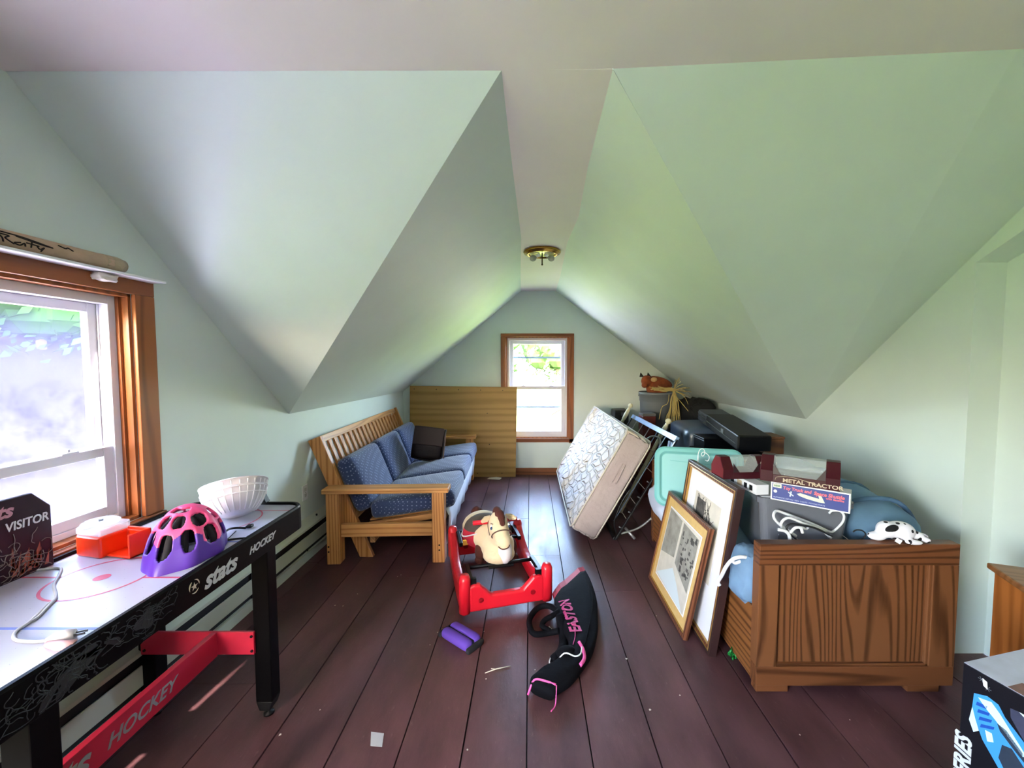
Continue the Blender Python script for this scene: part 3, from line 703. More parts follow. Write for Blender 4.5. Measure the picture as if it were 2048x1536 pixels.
# scoreboard
SB = empty('scoreboard', (-1.685, 1.200, TP-.008), 0, 'black cut-corner scoreboard reading VISITOR on the table against the window', 'scoreboard')
MAR = M('dark maroon panel', '#25131b', .4, spec=.2, var=.5, vscale=7)
MB().prism([(0, -.205, 0), (0, .205, 0), (0, .205, .212), (0, .155, .270), (0, -.155, .270), (0, -.205, .212)], (.014, 0, 0)).build('panel', MAR, SB, .003)
xs = .0146
text('lettering', 'VISITOR', .040, LGREYP, SB, (xs, .078, .165), (0, 1, 0), (0, 0, 1), .1, bold=.0008, xscale=.82)
text('lettering', 'HOME', .040, LGREYP, SB, (xs, -.185, .165), (0, 1, 0), (0, 0, 1), .1, bold=.0008, xscale=.85)
text('lettering', 'stats', .058, M('dull rose print', '#a0707c', .5), SB, (xs, -.01, .213), (0, 1, 0), (0, 0, 1), .3, bold=.002)
mb = MB(); rs = random.Random(9)
for k in range(16):
    y_ = rs.uniform(.09, .195); z_ = rs.uniform(.01, .06); h_ = rs.uniform(.03, .08)
    mb.prism([(xs-.0003, y_-.006, z_), (xs-.0003, y_+.006, z_), (xs-.0003, y_+rs.uniform(0, .02), z_+h_)], (.0006, 0, 0))
mb.build('flame_print', M('dull orange print', '#8a4632', .5), SB)
mb = MB()
for k in range(26):
    y_, z_ = rs.uniform(.06, .18), rs.uniform(.015, .11); a = rs.uniform(0, 6.28); P = []
    for j in range(6): P.append((xs+.0004, y_, z_)); a += rs.uniform(-1, 1); y_ = min(.2, y_+math.cos(a)*.013); z_ = max(.005, z_+math.sin(a)*.012)
    mb.tube(bez(P, 3), .0012, 4)
mb.build('player_print', M('print cream', '#6e625e', .5), SB)

# orange puck case
ORA = M('bright orange plastic', '#f0360f', .3, sub=.15); CLR = plastic_clear('clear plastic', '#f2f0f4', .35)
t = empty('orange_toy_case', (-1.60, 1.50, zt), R(-12), 'bright orange plastic case with clear round lid on the hockey table', 'toy'); t.scale = (.88, .88, .92)
body = [(-.075, .05), (-.05, .075), (.05, .075), (.075, .05), (.075, -.055), (-.055, -.055), (-.075, -.03)]
MB().prism([(x, y, 0) for x, y in body], (0, 0, .085)).build('tray', ORA, t, .008)
MB().prism([(x*.98, y*.98, .086) for x, y in body], (0, 0, .028)).build('clear_cover', CLR, t, .006)
MB().lathe([(.060, .112), (.062, .126), (.052, .132), (.045, .128), (0, .128)], n=28).build('round_lid', CLR, t, smooth=True)
MB().tube([(0, 0, .128), (0, 0, .136)], .008, 10).build('centre_pin', METALG, t)
bd = MB().box((.078, -.035, .004), (.20, .05, .012)).box((.078, .042, .004), (.20, .05, .098)).box((.192, -.035, .004), (.20, .05, .098)).build('side_bin', ORA, t, .003)
for k in range(4): bx('rib', (.086, .036, .020+.020*k), (.19, .042, .026+.020*k), ORA, bd, .001)

# helmet
HEL = empty('bicycle_helmet', (-1.262, 1.478, zt), R(8), 'pink and purple bicycle helmet with open vents on the hockey table', 'helmet')
vents = [(-90, 24, 13, 13), (-52, 27, 11, 13), (-128, 27, 11, 13), (-72, 53, 12, 10), (-112, 53, 12, 10), (-25, 50, 15, 10), (-155, 50, 15, 10), (-12, 26, 12, 12), (-168, 26, 12, 12), (-70, 74, 22, 6), (-110, 74, 22, 6), (30, 48, 14, 10), (150, 48, 14, 10), (70, 50, 13, 10), (110, 50, 13, 10), (30, 24, 12, 11), (150, 24, 12, 11), (75, 24, 11, 11), (105, 24, 8, 9)]
def hpoint(az, el, k=1):
    ca, sa = math.cos(az), math.sin(az); ce_, se = math.cos(el), math.sin(el)
    r = Vector((.112*ca*ce_, .128*sa*ce_, .176*se + .010)) * k
    if sa < 0 and el < R(18):          # peak at the front
        f = (1-el/R(18)) * max(0, -sa)**3; r.y -= .030*f; r.z -= .006*f
    rib = .004*math.cos(az*8); r.x += rib*ca*ce_; r.y += rib*sa*ce_
    return r
na, ne = 220, 76; vs = []; fs = []; mis = []
for i in range(ne+1):
    for k in range(na): vs.append(hpoint(2*math.pi*k/na, R(-3)+R(92.9)*i/ne))
for i in range(ne):
    for k in range(na):
        az = 360*(k+.5)/na; az = az-360 if az > 180 else az; el = -3+92.9*(i+.5)/ne; hole = False
        for (va, ve, wa, we) in vents:
            d = (az-va+180) % 360-180; dd = d*math.cos(R(el))/ (wa*math.cos(R(ve))**.5); e_ = (el-ve)/we
            if abs(dd)**2.6+abs(e_)**2.6 < 1: hole = True; break
        if hole: continue
        fs.append((i*na+k, i*na+(k+1) % na, (i+1)*na+(k+1) % na, (i+1)*na+k))
        edge = 15 + 13*abs(math.sin(R(az*2.0+20)))**2 + (8 if -150 < az < -30 else 0)
        mis.append(1 if el < edge else 0)
mb = MB(); mb.v = vs; mb.f = [list(f) for f in fs]; mb.mi = mis
PINK = M('hot pink helmet shell', '#f0508c', .4); PURP = M('purple helmet shell', '#502a98', .4)
me_h = mb.build('shell', [PINK, PURP], HEL, smooth=True, weld=False)
m = me_h.modifiers.new('solid', 'SOLIDIFY'); m.thickness = .010; m.offset = -1
m = me_h.modifiers.new('sm', 'SMOOTH'); m.factor = .5; m.iterations = 3
mb = MB()
for a in range(0, 180, 30):
    mb.tube([hpoint(R(a), R(e), .80) for e in range(2, 89, 8)]+[hpoint(R(a+180), R(e), .80) for e in range(86, 1, -8)], .012, 6)
mb.build('inner_pads', M('dark foam', '#17161b', .9), HEL, smooth=True)
def tp(px_, py_, z=.0): 
    p = on(px_, py_, Z=TP-.008+z); return p
mb = MB(); c0 = Vector(HEL.location); inv = Matrix.Rotation(R(-8), 3, 'Z')
loc = lambda px_, py_, z=.004: inv @ (tp(px_, py_, z) - c0)
mb.tube(bez([loc(440, 1075, .03), loc(455, 1060, .02), loc(470, 1056, .012), loc(492, 1056, .008)], 5), .0045, 5)
mb.tube(bez([loc(440, 1085, .01), loc(455, 1078), loc(472, 1062, .006)], 5), .002, 5)
mb.tube(bez([loc(440, 1084, .015), loc(460, 1079), loc(490, 1076)], 5), .004, 5)
s1 = mb.build('strap', BLACK, HEL, smooth=True)
MB().box(loc(490, 1058)+Vector((0, 0, 0)), loc(490, 1058)+Vector((.022, .030, .012))).build('buckle', BLACK, HEL, .004)

# nested plastic bowls, tilted
def bowl(nm, loc_, tilt, lab, sc=1):
    PB = M(nm+' plastic', '#cfcad4', .3, sub=.2)
    rm = lambda a, z: 1 + .022*(abs(math.sin(a*11))**.35) + (.012 if .05 < z < .104 else 0)
    pr = [(0, 0), (.05, 0), (.085, .016), (.118, .055), (.138, .10), (.146, .128), (.150, .130), (.150, .134), (.143, .133), (.134, .10), (.114, .058), (.082, .020), (.048, .005), (0, .005)]
    o_ = MB().lathe([(r*sc, z*sc) for r, z in pr][::-1], n=84, rmod=rm).build('plastic_bowl', PB, None, smooth=True, loc=loc_, rot=tilt)
    tag(o_, lab, 'bowl', 'nested plastic bowls'); mb = MB()
    for k in range(26):
        a = 2*math.pi*k/26; c, s__ = math.cos(a), math.sin(a)
        mb.tube([(r*sc*1.012*c, r*sc*1.012*s__, z*sc) for r, z in ((.086, .014), (.105, .034), (.119, .055), (.131, .08), (.139, .10), (.146, .122))], .0026, 5)
    q = mb.build('moulded_ribs', M(nm+' rib', '#eeeaf2', .3), o_, smooth=True); q['kind'] = 'stuff'
    MB().tube([(.1395*sc*1.02*math.cos(a), .1395*sc*1.02*math.sin(a), .092*sc) for a in [2*math.pi*k/40 for k in range(40)]], .002, 5, close=True).build('moulded_band', bpy.data.materials[nm+' rib'], o_, smooth=True)
    return o_
bowl('lower bowl', (-1.31, 1.80, zt+.022), (R(-20), R(-19), 0), 'white ribbed plastic bowl on the hockey table, lower of the two', .84)
bowl('upper bowl', (-1.315, 1.807, zt+.048), (R(-20), R(-19), 0), 'white ribbed plastic bowl nested inside another on the table, upper of the two', .86)

# white cord with plugs
CORDM = M('white cord', '#b9b9ba', .5)
t = empty('power_cord', tuple(tp(30, 1275)), 0, 'white extension cord with a plug lying across the hockey table', 'cord')
o0 = Vector(t.location)
P = [tp(x, y, .004)-o0 for x, y in ((-25, 1152), (20, 1146), (75, 1140), (119, 1136), (118, 1150), (108, 1170), (112, 1195), (92, 1212), (60, 1243), (33, 1262), (28, 1275), (38, 1281), (70, 1283), (92, 1281))]
MB().tube(bez(P, 6), .0042, 7).build('cable', CORDM, t, smooth=True)
P = [tp(x, y, .004)-o0 for x, y in ((113, 1196), (95, 1214), (75, 1235), (60, 1243))]
MB().tube(bez(P, 5), .0038, 7).build('cable', CORDM, t, smooth=True)
a_, b_ = tp(92, 1281, .008)-o0, tp(150, 1268, .010)-o0
pl = MB().tube([a_, a_.lerp(b_, .3), a_.lerp(b_, .6), b_], [.006, .014, .017, .013], 8).build('plug_body', M('worn white plug', '#c9c2c4', .5), t, smooth=True)
d_ = (b_-a_).normalized(); s_ = d_.cross(Vector((0, 0, 1)))
for k in (-1, 1): MB().bar(b_+s_*.006*k, b_+s_*.006*k+d_*.022, .002, .006).build('prong', METALG, pl)
c_ = tp(165, 1278, .008)-o0
MB().tube([tp(95, 1288, .006)-o0, tp(120, 1292, .008)-o0, tp(150, 1287, .008)-o0], [.008, .013, .010], 8).build('plug_body', M('pink tinted plug', '#c99aa0', .4), t, smooth=True)

# ------------------------------------------------------------------ futon sofa
FU = empty('futon_sofa', (-1.10, 3.08, 0), R(2.2), 'slatted pine futon sofa with blue dotted cushions along the left wall', 'sofa')
L2 = 2.32
def post(x0, x1, y0_, y1_, z1): return bx('post', (x0, y0_, 0), (x1, y1_, z1), FUTW, FU, .006)
for y_ in (0, L2-.10):
    p1 = post(-.455, -.355, y_, y_+.10, .55); p2 = post(.345, .44, y_, y_+.10, .55)
    bx('armrest', (-.48, y_-.015, .55), (.475, y_+.12, .588), FUTX, FU, .008)
    bx('arm_rail', (-.355, y_+.02, .205), (.345, y_+.065, .305), FUTX, FU, .005)
    if y_ == 0:
        for px_ in (-.44, .40):
            for zz in (.10, .14): MB().tube([(px_, -.001, zz), (px_, .004, zz)], .007, 10).build('bolt_hole', BLACK, p1 if px_ < 0 else p2)
# back frame leaning to the wall
x_b, x_t, z_t = -.205, -.585, .955
dvec = Vector((x_t-x_b, 0, z_t)).normalized(); nrm = Vector((dvec.z, 0, -dvec.x))
def bp(s_, n_=0, y=0): return Vector((x_b, y, 0)) + dvec*s_ + nrm*n_
Ls = math.hypot(x_t-x_b, z_t)
for y_ in (.115, L2-.155): 
    mb = MB(); mb.prism([bp(0, -.05, y_)+Vector((0, 0, .02)), bp(0, .065, y_)-Vector((0, 0, .028)), bp(Ls, .05, y_), bp(Ls, -.05, y_)], (0, .045, 0)); mb.build('back_stile', FUTW, FU, .005)
mb = MB(); mb.prism([bp(Ls-.055, -.022, .16), bp(Ls-.055, .03, .16), bp(Ls, .03, .16), bp(Ls, -.022, .16)], (0, L2-.315, 0)); mb.build('top_rail', FUTY, FU, .005)
mb = MB(); mb.prism([bp(.30, -.022, .16), bp(.30, .03, .16), bp(.37, .03, .16), bp(.37, -.022, .16)], (0, L2-.315, 0)); mb.build('bottom_rail', FUTY, FU, .005)
ns = 19
for k in range(ns):
    y_ = .16 + (L2-.315)*(k+.5)/ns - .026
    mb = MB(); mb.prism([bp(.37, -.006, y_), bp(.37, .014, y_), bp(Ls-.055, .014, y_), bp(Ls-.055, -.006, y_)], (0, .052, 0)); mb.build('slat', FUTW, FU, .002)
# seat frame
mb = MB(); mb.prism([(-.20, .16, .20), (.41, .16, .30), (.41, .16, .345), (-.20, .16, .255)], (0, .045, 0)); mb.build('seat_rail', FUTX, FU, .004)
mb = MB(); mb.prism([(-.20, L2-.2, .20), (.41, L2-.2, .30), (.41, L2-.2, .345), (-.20, L2-.2, .255)], (0, .045, 0)); mb.build('seat_rail', FUTX, FU, .004)
bx('front_rail', (.385, .16, .25), (.415, L2-.155, .345), FUTY, FU, .004)
bx('lower_beam', (-.17, .12, .115), (-.13, L2-.12, .185), FUTY, FU, .004)
for k in range(12):
    y_ = .22+k*.16; mb = MB(); mb.prism([(-.20, y_, .255), (.385, y_, .335), (.385, y_, .350), (-.20, y_, .270)], (0, .06, 0)); mb.build('seat_slat', FUTX, FU, .002)
SHEET = M('white sheet', '#cdd2de', .9, bump=.2, bscale=12)
g = []
for k in range(25):
    y_ = .11+(L2-.22)*k/24; w_ = .006*math.sin(k*1.7)
    g.append([(.39, y_, .375), (.44, y_, .372), (.460+w_*.4, y_, .33), (.456+w_, y_, .22), (.440+w_*1.6, y_, .10+.012*math.sin(k*.9))])
mb = MB(); vs = [p for r_ in g for p in r_]; mb.add(vs, [(i*5+j, i*5+j+1, (i+1)*5+j+1, (i+1)*5+j) for i in range(24) for j in range(4)])
o = mb.build('hanging_sheet', SHEET, FU, smooth=True, solid=.004)
BLUE = dotted('blue dotted upholstery', '#2a3c66', '#8492b6', 48, .22)
for k in range(3):
    yc = .135+.345+.69*k
    a = math.atan2(.085, .60)
    mt = Matrix.Translation((.16, yc, .405)) @ Matrix.Rotation(-a, 4, 'Y')
    c = MB().soft((.68, .685, .145), .05, 10, .018).build('seat_cushion', BLUE, FU, smooth=True)
    c.matrix_local = mt
    mt = Matrix.Translation(bp(.565, .115, yc)) @ Matrix((nrm, Vector((0, 1, 0)), dvec)).transposed().to_4x4() @ Matrix.Rotation(R(90), 4, 'Y')
    c = MB().soft((.46, .66, .145), .055, 10, .02).build('back_cushion', BLUE, FU, smooth=True)
    c.matrix_local = mt
for o_ in [o for o in FU.children if o.name.startswith(('seat_cushion', 'back_cushion'))]: pass
t = empty('dark_satchel', (-1.13, 4.50, .655), (R(-8), R(8), R(6)), 'dark brown leather satchel leaning on the far sofa cushions', 'bag')
LEA = M('dark brown leather', '#160a0a', .45, spec=.2, bump=.15, bscale=40)
MB().soft((.33, .10, .36), .03, 8).build('body', LEA, t, smooth=True)
MB().box((-.16, -.060, -.02), (.165, -.048, .178)).build('flap', M('oxblood leather', '#240e10', .4, spec=.25), t, .006)
MB().box((.165, -.045, -.17), (.180, .045, .17)).build('side_gusset', LEA, t, .004)
MB().tube(bez([(.172, -.03, .17), (.185, -.045, .05), (.19, -.05, -.10), (.20, -.05, -.17)], 5), .006, 6).build('strap', M('tan strap edge', '#6b4a40', .5), t, smooth=True)
MB().tube(bez([(-.12, -.06, -.17), (0, -.10, -.178), (.12, -.09, -.172), (.17, -.05, -.14)], 6), .007, 6).build('handle', LEA, t, smooth=True)

# wood grain board leaning on the far wall
PLY = wood('ochre woodgrain board', '#a98348', '#8c6a34', 'x', 3.5, 2.0, .5, .08, .6, .2, .8)
t = empty('woodgrain_board', (-.93, 5.475, 0), (R(-3.5), 0, 0), 'ochre woodgrain board leaning on the far wall beside the window', 'board')
MB().prism([(-.70, 0, 0), (.735, 0, 0), (.755, 0, 1.215), (-.70, 0, 1.235)], (0, .018, 0)).build('sheet', PLY, t, .001)
for x_, z_ in ((-.64, 1.19), (-.34, 1.185), (-.04, 1.18), (.26, 1.175), (.56, 1.17), (.35, .86), (.38, .44), (.22, .05), (.55, .05)): MB().tube([(x_, -.0015, z_), (x_, .002, z_)], .007, 8).build('screw_hole', M('dark screw hole', '#2c1d10', .7) if 'dark screw hole' not in bpy.data.materials else bpy.data.materials['dark screw hole'], t)
o = MB().prism([(-.57, 5.37, .001), (-.40, 5.34, .001), (-.38, 5.42, .001), (-.45, 5.45, .006), (-.55, 5.43, .001)], (0, 0, .002)).build('paper_scrap', M('cream paper', '#ded8c6', .8), None); tag(o, 'cream scrap of paper on the floor below the woodgrain board', 'paper')

# ------------------------------------------------------------------ rocking horse
HO = empty('rocking_horse', (-.25, 2.86, 0), R(16), 'plush cream rocking horse in a red plastic rocker frame', 'rocking horse')
REDP = M('glossy red plastic', '#cf1a2b', .28); 
def side(sx):
    P = []; n = 16
    for k in range(n+1):
        y = -.40+.80*k/n; q = abs(2*k/n-1); P.append((sx*.262, y, .105+.165*q**2.2))
    P2 = []
    for k in range(n+1):
        y = .40-.80*k/n; q = abs(2*k/n-1); P2.append((sx*.262, y, .0+.022*q**2))
    # full-height end posts
    top = [(x, y, z) for x, y, z in P]
    return MB().prism([(x-.03, y, z) for x, y, z in top+P2], (.06, 0, 0)).build('rocker_side', REDP, HO, .022, smooth=False, seg=4)
for sx in (-1, 1):
    o = side(sx)
    for y_ in (-.382, .382):
        MB().tube([(sx*.262, y_, .03), (sx*.262, y_, .235), (sx*.262, y_, .262)], [.036, .036, .026], 14).build('end_post', REDP, HO, smooth=True)
for sy in (-1, 1):
    prof = [(-.24, .03), (.24, .03), (.24, .19), (.205, .20), (.17, .195), (.10, .125), (-.10, .125), (-.17, .195), (-.205, .20), (-.24, .19)]
    MB().prism([(x, sy*.38-.024, z) for x, z in prof], (0, .048, 0)).build('cross_beam', REDP, HO, .016, seg=4)
    for sx in (-1, 1):
        MB().lathe([(.0, .0), (.017, .0), (.021, -.004), (.021, -.010)], (sx*.165, sy*.38-.024, .10), 16, Matrix.Rotation(R(90), 3, 'X')).build('round_dimple', M('red shade', '#a81220', .4) if 'red shade' not in bpy.data.materials else bpy.data.materials['red shade'], HO, smooth=True)
    MB().tube([(-.235, sy*.19, .205), (.235, sy*.19, .205)], .012, 10).build('support_rod', BLACK, HO, smooth=True)
    for sx in (-1, 1):
        MB().bar((sx*.222, sy*.16, .205), (sx*.222, sy*.38, .215), .026, .03).build('spring_arm', BLACK, HO, .003)
        MB().bar((sx*.215, sy*.37, .165), (sx*.215, sy*.37, .23), .03, .05).build('black_clip', BLACK, HO, .003)
        MB().box((sx*.215-.014, sy*.37-.03, .15), (sx*.215+.014, sy*.37-.005, .163)).build('clip_end', METALG, HO, .002)
bx('foot_plate', (-.085, -.225, .192), (.085, -.135, .206), BLACK, HO, .004)
bx('foot_plate', (-.085, .135, .192), (.085, .225, .206), BLACK, HO, .004)
PLU = M('cream plush', '#d9c3a0', .95, sheen=.3, bump=.25, bscale=120); PLW = M('white plush', '#dcd6da', .95, bump=.2, bscale=120)
MANE = M('brown plush mane', '#4a2018', .95, bump=.5, bscale=70); BRN = M('grey brown plush seat', '#4b413b', .95, bump=.2, bscale=100)
mb = MB()
mb.ell((0, -.10, .29), (.118, .105, .105)); mb.ell((0, -.14, .245), (.112, .09, .058))
mb.ell((-.03, .03, .325), (.14, .16, .11)); mb.ell((-.065, .16, .34), (.150, .12, .105))
mb.ell((0, -.13, .375), (.075, .085, .10)); mb.ell((0, -.115, .44), (.068, .078, .095))
mb.tube([(0, -.10, .47), (0, -.15, .44), (.005, -.20, .405), (.007, -.23, .385)], [.062, .066, .058, .050], 12); mb.ell((.008, -.238, .378), (.056, .050, .050))
mb.build('plush_body', PLU, HO, remesh=.009, smoothmod=5)
mb = MB(); mb.ell((.008, -.256, .352), (.040, .03, .022)); mb.build('chin', PLU, HO, smooth=True)
# chest bib, facial blaze
mb = MB(); mb.ell((.03, -.180, .285), (.052, .062, .085), rot=(R(-12), 0, 0)); mb.build('white_chest', PLW, HO, smooth=True)
MB().prism([(.01, -.201, .475), (.028, -.214, .452), (.012, -.232, .43), (-.006, -.214, .452)], (0, -.004, .003)).build('face_diamond', PLW, HO, .002)
for sx in (-1, 1):
    e = MB().prism([(sx*.050, -.115, .505), (sx*.066, -.125, .470), (sx*.115, -.145, .470), (sx*.125, -.15, .485), (sx*.095, -.128, .505)], (0, .014, .006)).build('ear', PLU, HO, .006, seg=3)
    MB().ell((sx*.058, -.178, .452), (.008, .013, .019), rot=(0, 0, sx*R(30))).build('eye_white', M('eye white', '#f2f2f4', .3), HO, smooth=True)
    MB().ell((sx*.060, -.185, .450), (.007, .009, .012), rot=(0, 0, sx*R(30))).build('blue_eye', M('blue eye', '#27406e', .2), HO, smooth=True)
    MB().tube(bez([(sx*.062, -.172, .478), (sx*.058, -.186, .482), (sx*.05, -.196, .480)], 4), .0022, 5).build('eyebrow', MANE, HO, smooth=True)
    mb = MB(); mb.ell((sx*.115, -.04, .235), (.035, .045, .07)); mb.ell((sx*.12, -.05, .18), (.032, .042, .026)); mb.build('dangling_hoof', MANE, HO, smooth=True)
MB().tube(bez([(-.030, -.270, .358), (-.012, -.288, .348), (.010, -.291, .347), (.035, -.284, .354), (.044, -.270, .362)], 5), [.004]+[.003]*19+[.002], 6).build('mouth', MANE, HO, smooth=True)
mb = MB(); mb.tube(bez([(-.010, -.135, .50), (-.006, -.150, .545), (.004, -.178, .535), (.010, -.205, .495), (.012, -.214, .465)], 5), [.020]*8+[.026]*6+[.020]*5+[.012]*2, 10)
mb.tube(bez([(-.008, -.07, .46), (-.006, -.06, .51), (-.008, -.11, .545), (-.006, -.15, .55)], 5), [.024]*16, 10); mb.build('mane', MANE, HO, remesh=.008)
mb = MB(); mb.tube(bez([(-.04, .22, .38), (-.07, .26, .415), (-.10, .25, .42), (-.12, .27, .36)], 5), [.022]*8+[.030]*5+[.018]*3, 10); mb.build('tail', MANE, HO, smooth=True)
STRAPM = M('brown bridle', '#5b4338', .6)
def rr_(y, r, z, tilt=0, n=28): return [(.006+r*math.cos(a), y+tilt*math.sin(a)*0, z) for a in [2*math.pi*k/n for k in range(n)]]
nb = []
for k in range(28):
    a = 2*math.pi*k/28; nb.append(Vector((.006+.063*math.cos(a), -.202-.030*math.sin(a)*1.0, .404-.0+.050*math.sin(a))))
MB().tube([Vector((.006+.0665*math.cos(a), -.200+(-.052)*math.sin(a)*.72, .404+.066*math.sin(a)*.72)) for a in [2*math.pi*k/28 for k in range(28)]], .0042, 6, close=True).build('noseband', STRAPM, HO, smooth=True)
for sx in (-1, 1): MB().tube(bez([(sx*.072, -.196, .408), (sx*.076, -.165, .435), (sx*.073, -.13, .468), (sx*.055, -.11, .505)], 4), .0028, 5).build('bridle_strap', STRAPM, HO, smooth=True)
def patch_blob(nm, c, r, mat, rot=(0, 0, 0)): return MB().ell(c, r, 20, 12, rot).build(nm, mat, HO, smooth=True)
patch_blob('saddle_blanket', (-.062, .065, .330), (.160, .115, .118), M('crimson saddle cloth', '#b01832', .9))
MB().tube([Vector((-.070+.156*math.cos(a), .062+.120*math.sin(a)*.98, .372-.05*math.cos(a)**2)) for a in [2*math.pi*k/36 for k in range(36)]], .005, 6, close=True).build('saddle_piping', PLW, HO, smooth=True)
patch_blob('saddle_seat', (-.070, .062, .362), (.142, .104, .098), BRN)
for sx in (-1, 1):
    MB().bar((-.05+sx*.155, .02, .30), (-.05+sx*.150, .06, .25), .012, .04, (1, 0, 0)).build('yellow_stirrup_strap', M('yellow felt', '#d9a23c', .9) if 'yellow felt' not in bpy.data.materials else bpy.data.materials['yellow felt'], HO, .003)
MB().tube([(-.165, -.06, .448), (.145, -.06, .448)], .016, 12).build('red_handle', REDP, HO, smooth=True)

# ------------------------------------------------------------------ things on the floor
t = empty('purple_pads', (-.385, 2.205, 0), R(-38), 'purple padded wraps with black ends on the floor before the rocking horse', 'pads')
PUR = M('purple foam', '#55359c', .8)
for k, yy in enumerate((-.030, .030)):
    o = MB().soft((.215, .062, .055), .026, 8).build('purple_pad', PUR, t, smooth=True, loc=(0, yy, .029))
for sx in (-1, 1): MB().soft((.03, .125, .035), .015, 6).build('black_end', M('black neoprene', '#101018', .8), t, smooth=True, loc=(sx*.112, 0, .018))
bx('black_fold', (-.10, -.006, .002), (.10, .006, .045), bpy.data.materials['black neoprene'], t, .004)
t = empty('dry_twig', tuple(on(995, 1338, Z=0)), 0, 'pale dry twig lying on the floor planks', 'twig')
o0 = Vector(t.location)
MB().tube([on(970, 1346, Z=.003)-o0, on(992, 1338, Z=.003)-o0, on(1021, 1332, Z=.003)-o0], [.002, .003, .0018], 6).build('stem', M('pale straw', '#cfc4b0', .8), t, smooth=True)
MB().tube([on(992, 1338, Z=.004)-o0, on(982, 1337, Z=.006)-o0], .0018, 5).build('side_shoot', bpy.data.materials['pale straw'], t)
o = MB().prism([on(*q, Z=.0005) for q in ((742, 1464), (768, 1467), (764, 1494), (741, 1492))], (0, 0, .0012)).build('clear_tape_scrap', plastic_clear('clear tape', '#c9c9d0', .45), None); tag(o, 'crinkled scrap of clear tape on the floor near the hockey table leg', 'tape')
rs = random.Random(4); mb = MB()
for (x, y) in ((968, 1263), (972, 1358), (1070, 1340), (1253, 1318), (1360, 1391), (1313, 1232), (802, 1150), (715, 1188), (670, 1211), (686, 1212), (1128, 1060), (795, 1153), (875, 1265), (860, 1290), (1045, 1190), (1300, 1420), (640, 1420), (560, 1470), (935, 1500), (1700, 1440), (1600, 1470)):
    p = on(x, y, Z=.0005); s_ = rs.uniform(.003, .007); mb.prism([p+Vector((s_*math.cos(a)*rs.uniform(.6, 1), s_*math.sin(a), 0)) for a in (0, 1.3, 2.6, 4.2)], (0, 0, .0015))
o = mb.build('paint_flecks', M('pale flecks', '#cdbfb4', .8), None); tag(o, 'pale crumbs and paint flecks scattered over the floor planks', 'debris', kind='stuff')
t = empty('green_bow', tuple(on(1466, 1318, Z=0)), 0, 'small shiny green gift bow on the floor by the wooden bed', 'bow'); t.scale = (.62, .62, .62)
GRN = M('green foil ribbon', '#1f7a34', .25, .3)
for k in range(9):
    a = 2*math.pi*k/9; z_ = .028*(k % 3); d = Vector((math.cos(a), math.sin(a), 0))
    MB().tube(bez([(0, 0, .012+z_*.3), d*.022+Vector((0, 0, .030+z_)), d*.036+Vector((0, 0, .020+z_*.6)), d*.012+Vector((0, 0, .010))], 4), [.004]*4+[.008]*6+[.003]*3, 6).build('loop', GRN, t, smooth=True)

# bat bag (soft, lying curved on the floor)
BLK = M('black nylon', '#08080d', .85, spec=.12, bump=.25, bscale=25); HPK = M('hot pink trim', '#e0559a', .5); WTR = M('white piping', '#e4e4e2', .6)
rows = [((1108, 1200), (1172, 1146), .065), ((1109, 1212), (1182, 1168), .080), ((1112, 1236), (1193, 1205), .085), ((1122, 1262), (1196, 1245), .085), ((1136, 1285), (1195, 1275), .080), ((1132, 1310), (1186, 1312), .078), ((1110, 1330), (1166, 1345), .080), ((1082, 1347), (1142, 1375), .078), ((1062, 1362), (1118, 1390), .075), ((1059, 1374), (1108, 1398), .060)]
BG = empty('bat_bag', (.25, 2.35, 0), 0, 'black and pink sports bat bag lying curved on the floor', 'bag')
o0 = Vector(BG.location); rings = []
for (l_, r_, h_) in rows:
    a = on(*l_, Z=.03)-o0; b_ = on(*r_, Z=.02)-o0; a.z = b_.z = 0; m_ = (a+b_)/2; hw = (b_-a)/2; ring_ = []
    for k in range(18):
        q = 2*math.pi*k/18; cx_, sz_ = math.cos(q), math.sin(q)
        z_ = h_*.5 + h_*.5*math.copysign(abs(sz_)**.8, sz_); z_ += .006*math.sin(k*2.1+l_[1]*.2)*(sz_ > .1)
        ring_.append(m_ + hw*math.copysign(abs(cx_)**.75, cx_) + Vector((0, 0, max(.001, z_))))
    rings.append(ring_)
R2 = []
for i in range(18):
    pass
cols = [bez([r_[k] for r_ in rings], 4) for k in range(18)]
rings = [[c[i] for c in cols] for i in range(len(cols[0]))]
bagmb = lofted(rings, True); bag = bagmb.build('bag_body', BLK, BG, smooth=True)
from mathutils.bvhtree import BVHTree
bv = BVHTree.FromPolygons([tuple(v) for v in bagmb.v], bagmb.f)
def drop(px_, py_, lift=.003, Z=.06):
    p = on(px_, py_, Z=Z)-o0; h = bv.ray_cast(Vector((p.x, p.y, .5)), Vector((0, 0, -1)))[0]
    return Vector((p.x, p.y, (h.z if h else .0)+lift))
def onbag(name, pts, r, mat, lift=.003, n=6): return MB().tube(bez([drop(x, y, lift) for x, y in pts], 5), r, n).build(name, mat, BG, smooth=True)
MB().prism([rings[0][k]*1 for k in range(18)], (on(1108, 1190, Z=.03)-on(1112, 1200, Z=.03))*1.0).build('red_lining', M('crimson lining', '#b0283c', .6), BG, smooth=False)
onbag('pink_piping', ((1056, 1366), (1068, 1361), (1088, 1366), (1112, 1372)), .005, HPK); onbag('pink_piping', ((1113, 1372), (1111, 1385), (1102, 1398)), .003, HPK)
onbag('white_piping', ((1101, 1302), (1099, 1311), (1106, 1318), (1128, 1323), (1150, 1328), (1161, 1322), (1164, 1308)), .0035, WTR, .022)
onbag('pink_piping', ((1150, 1265), (1150, 1280), (1146, 1295)), .002, HPK, .006)
onbag('white_piping', ((1098, 1237), (1104, 1243), (1112, 1246)), .003, WTR, .012)
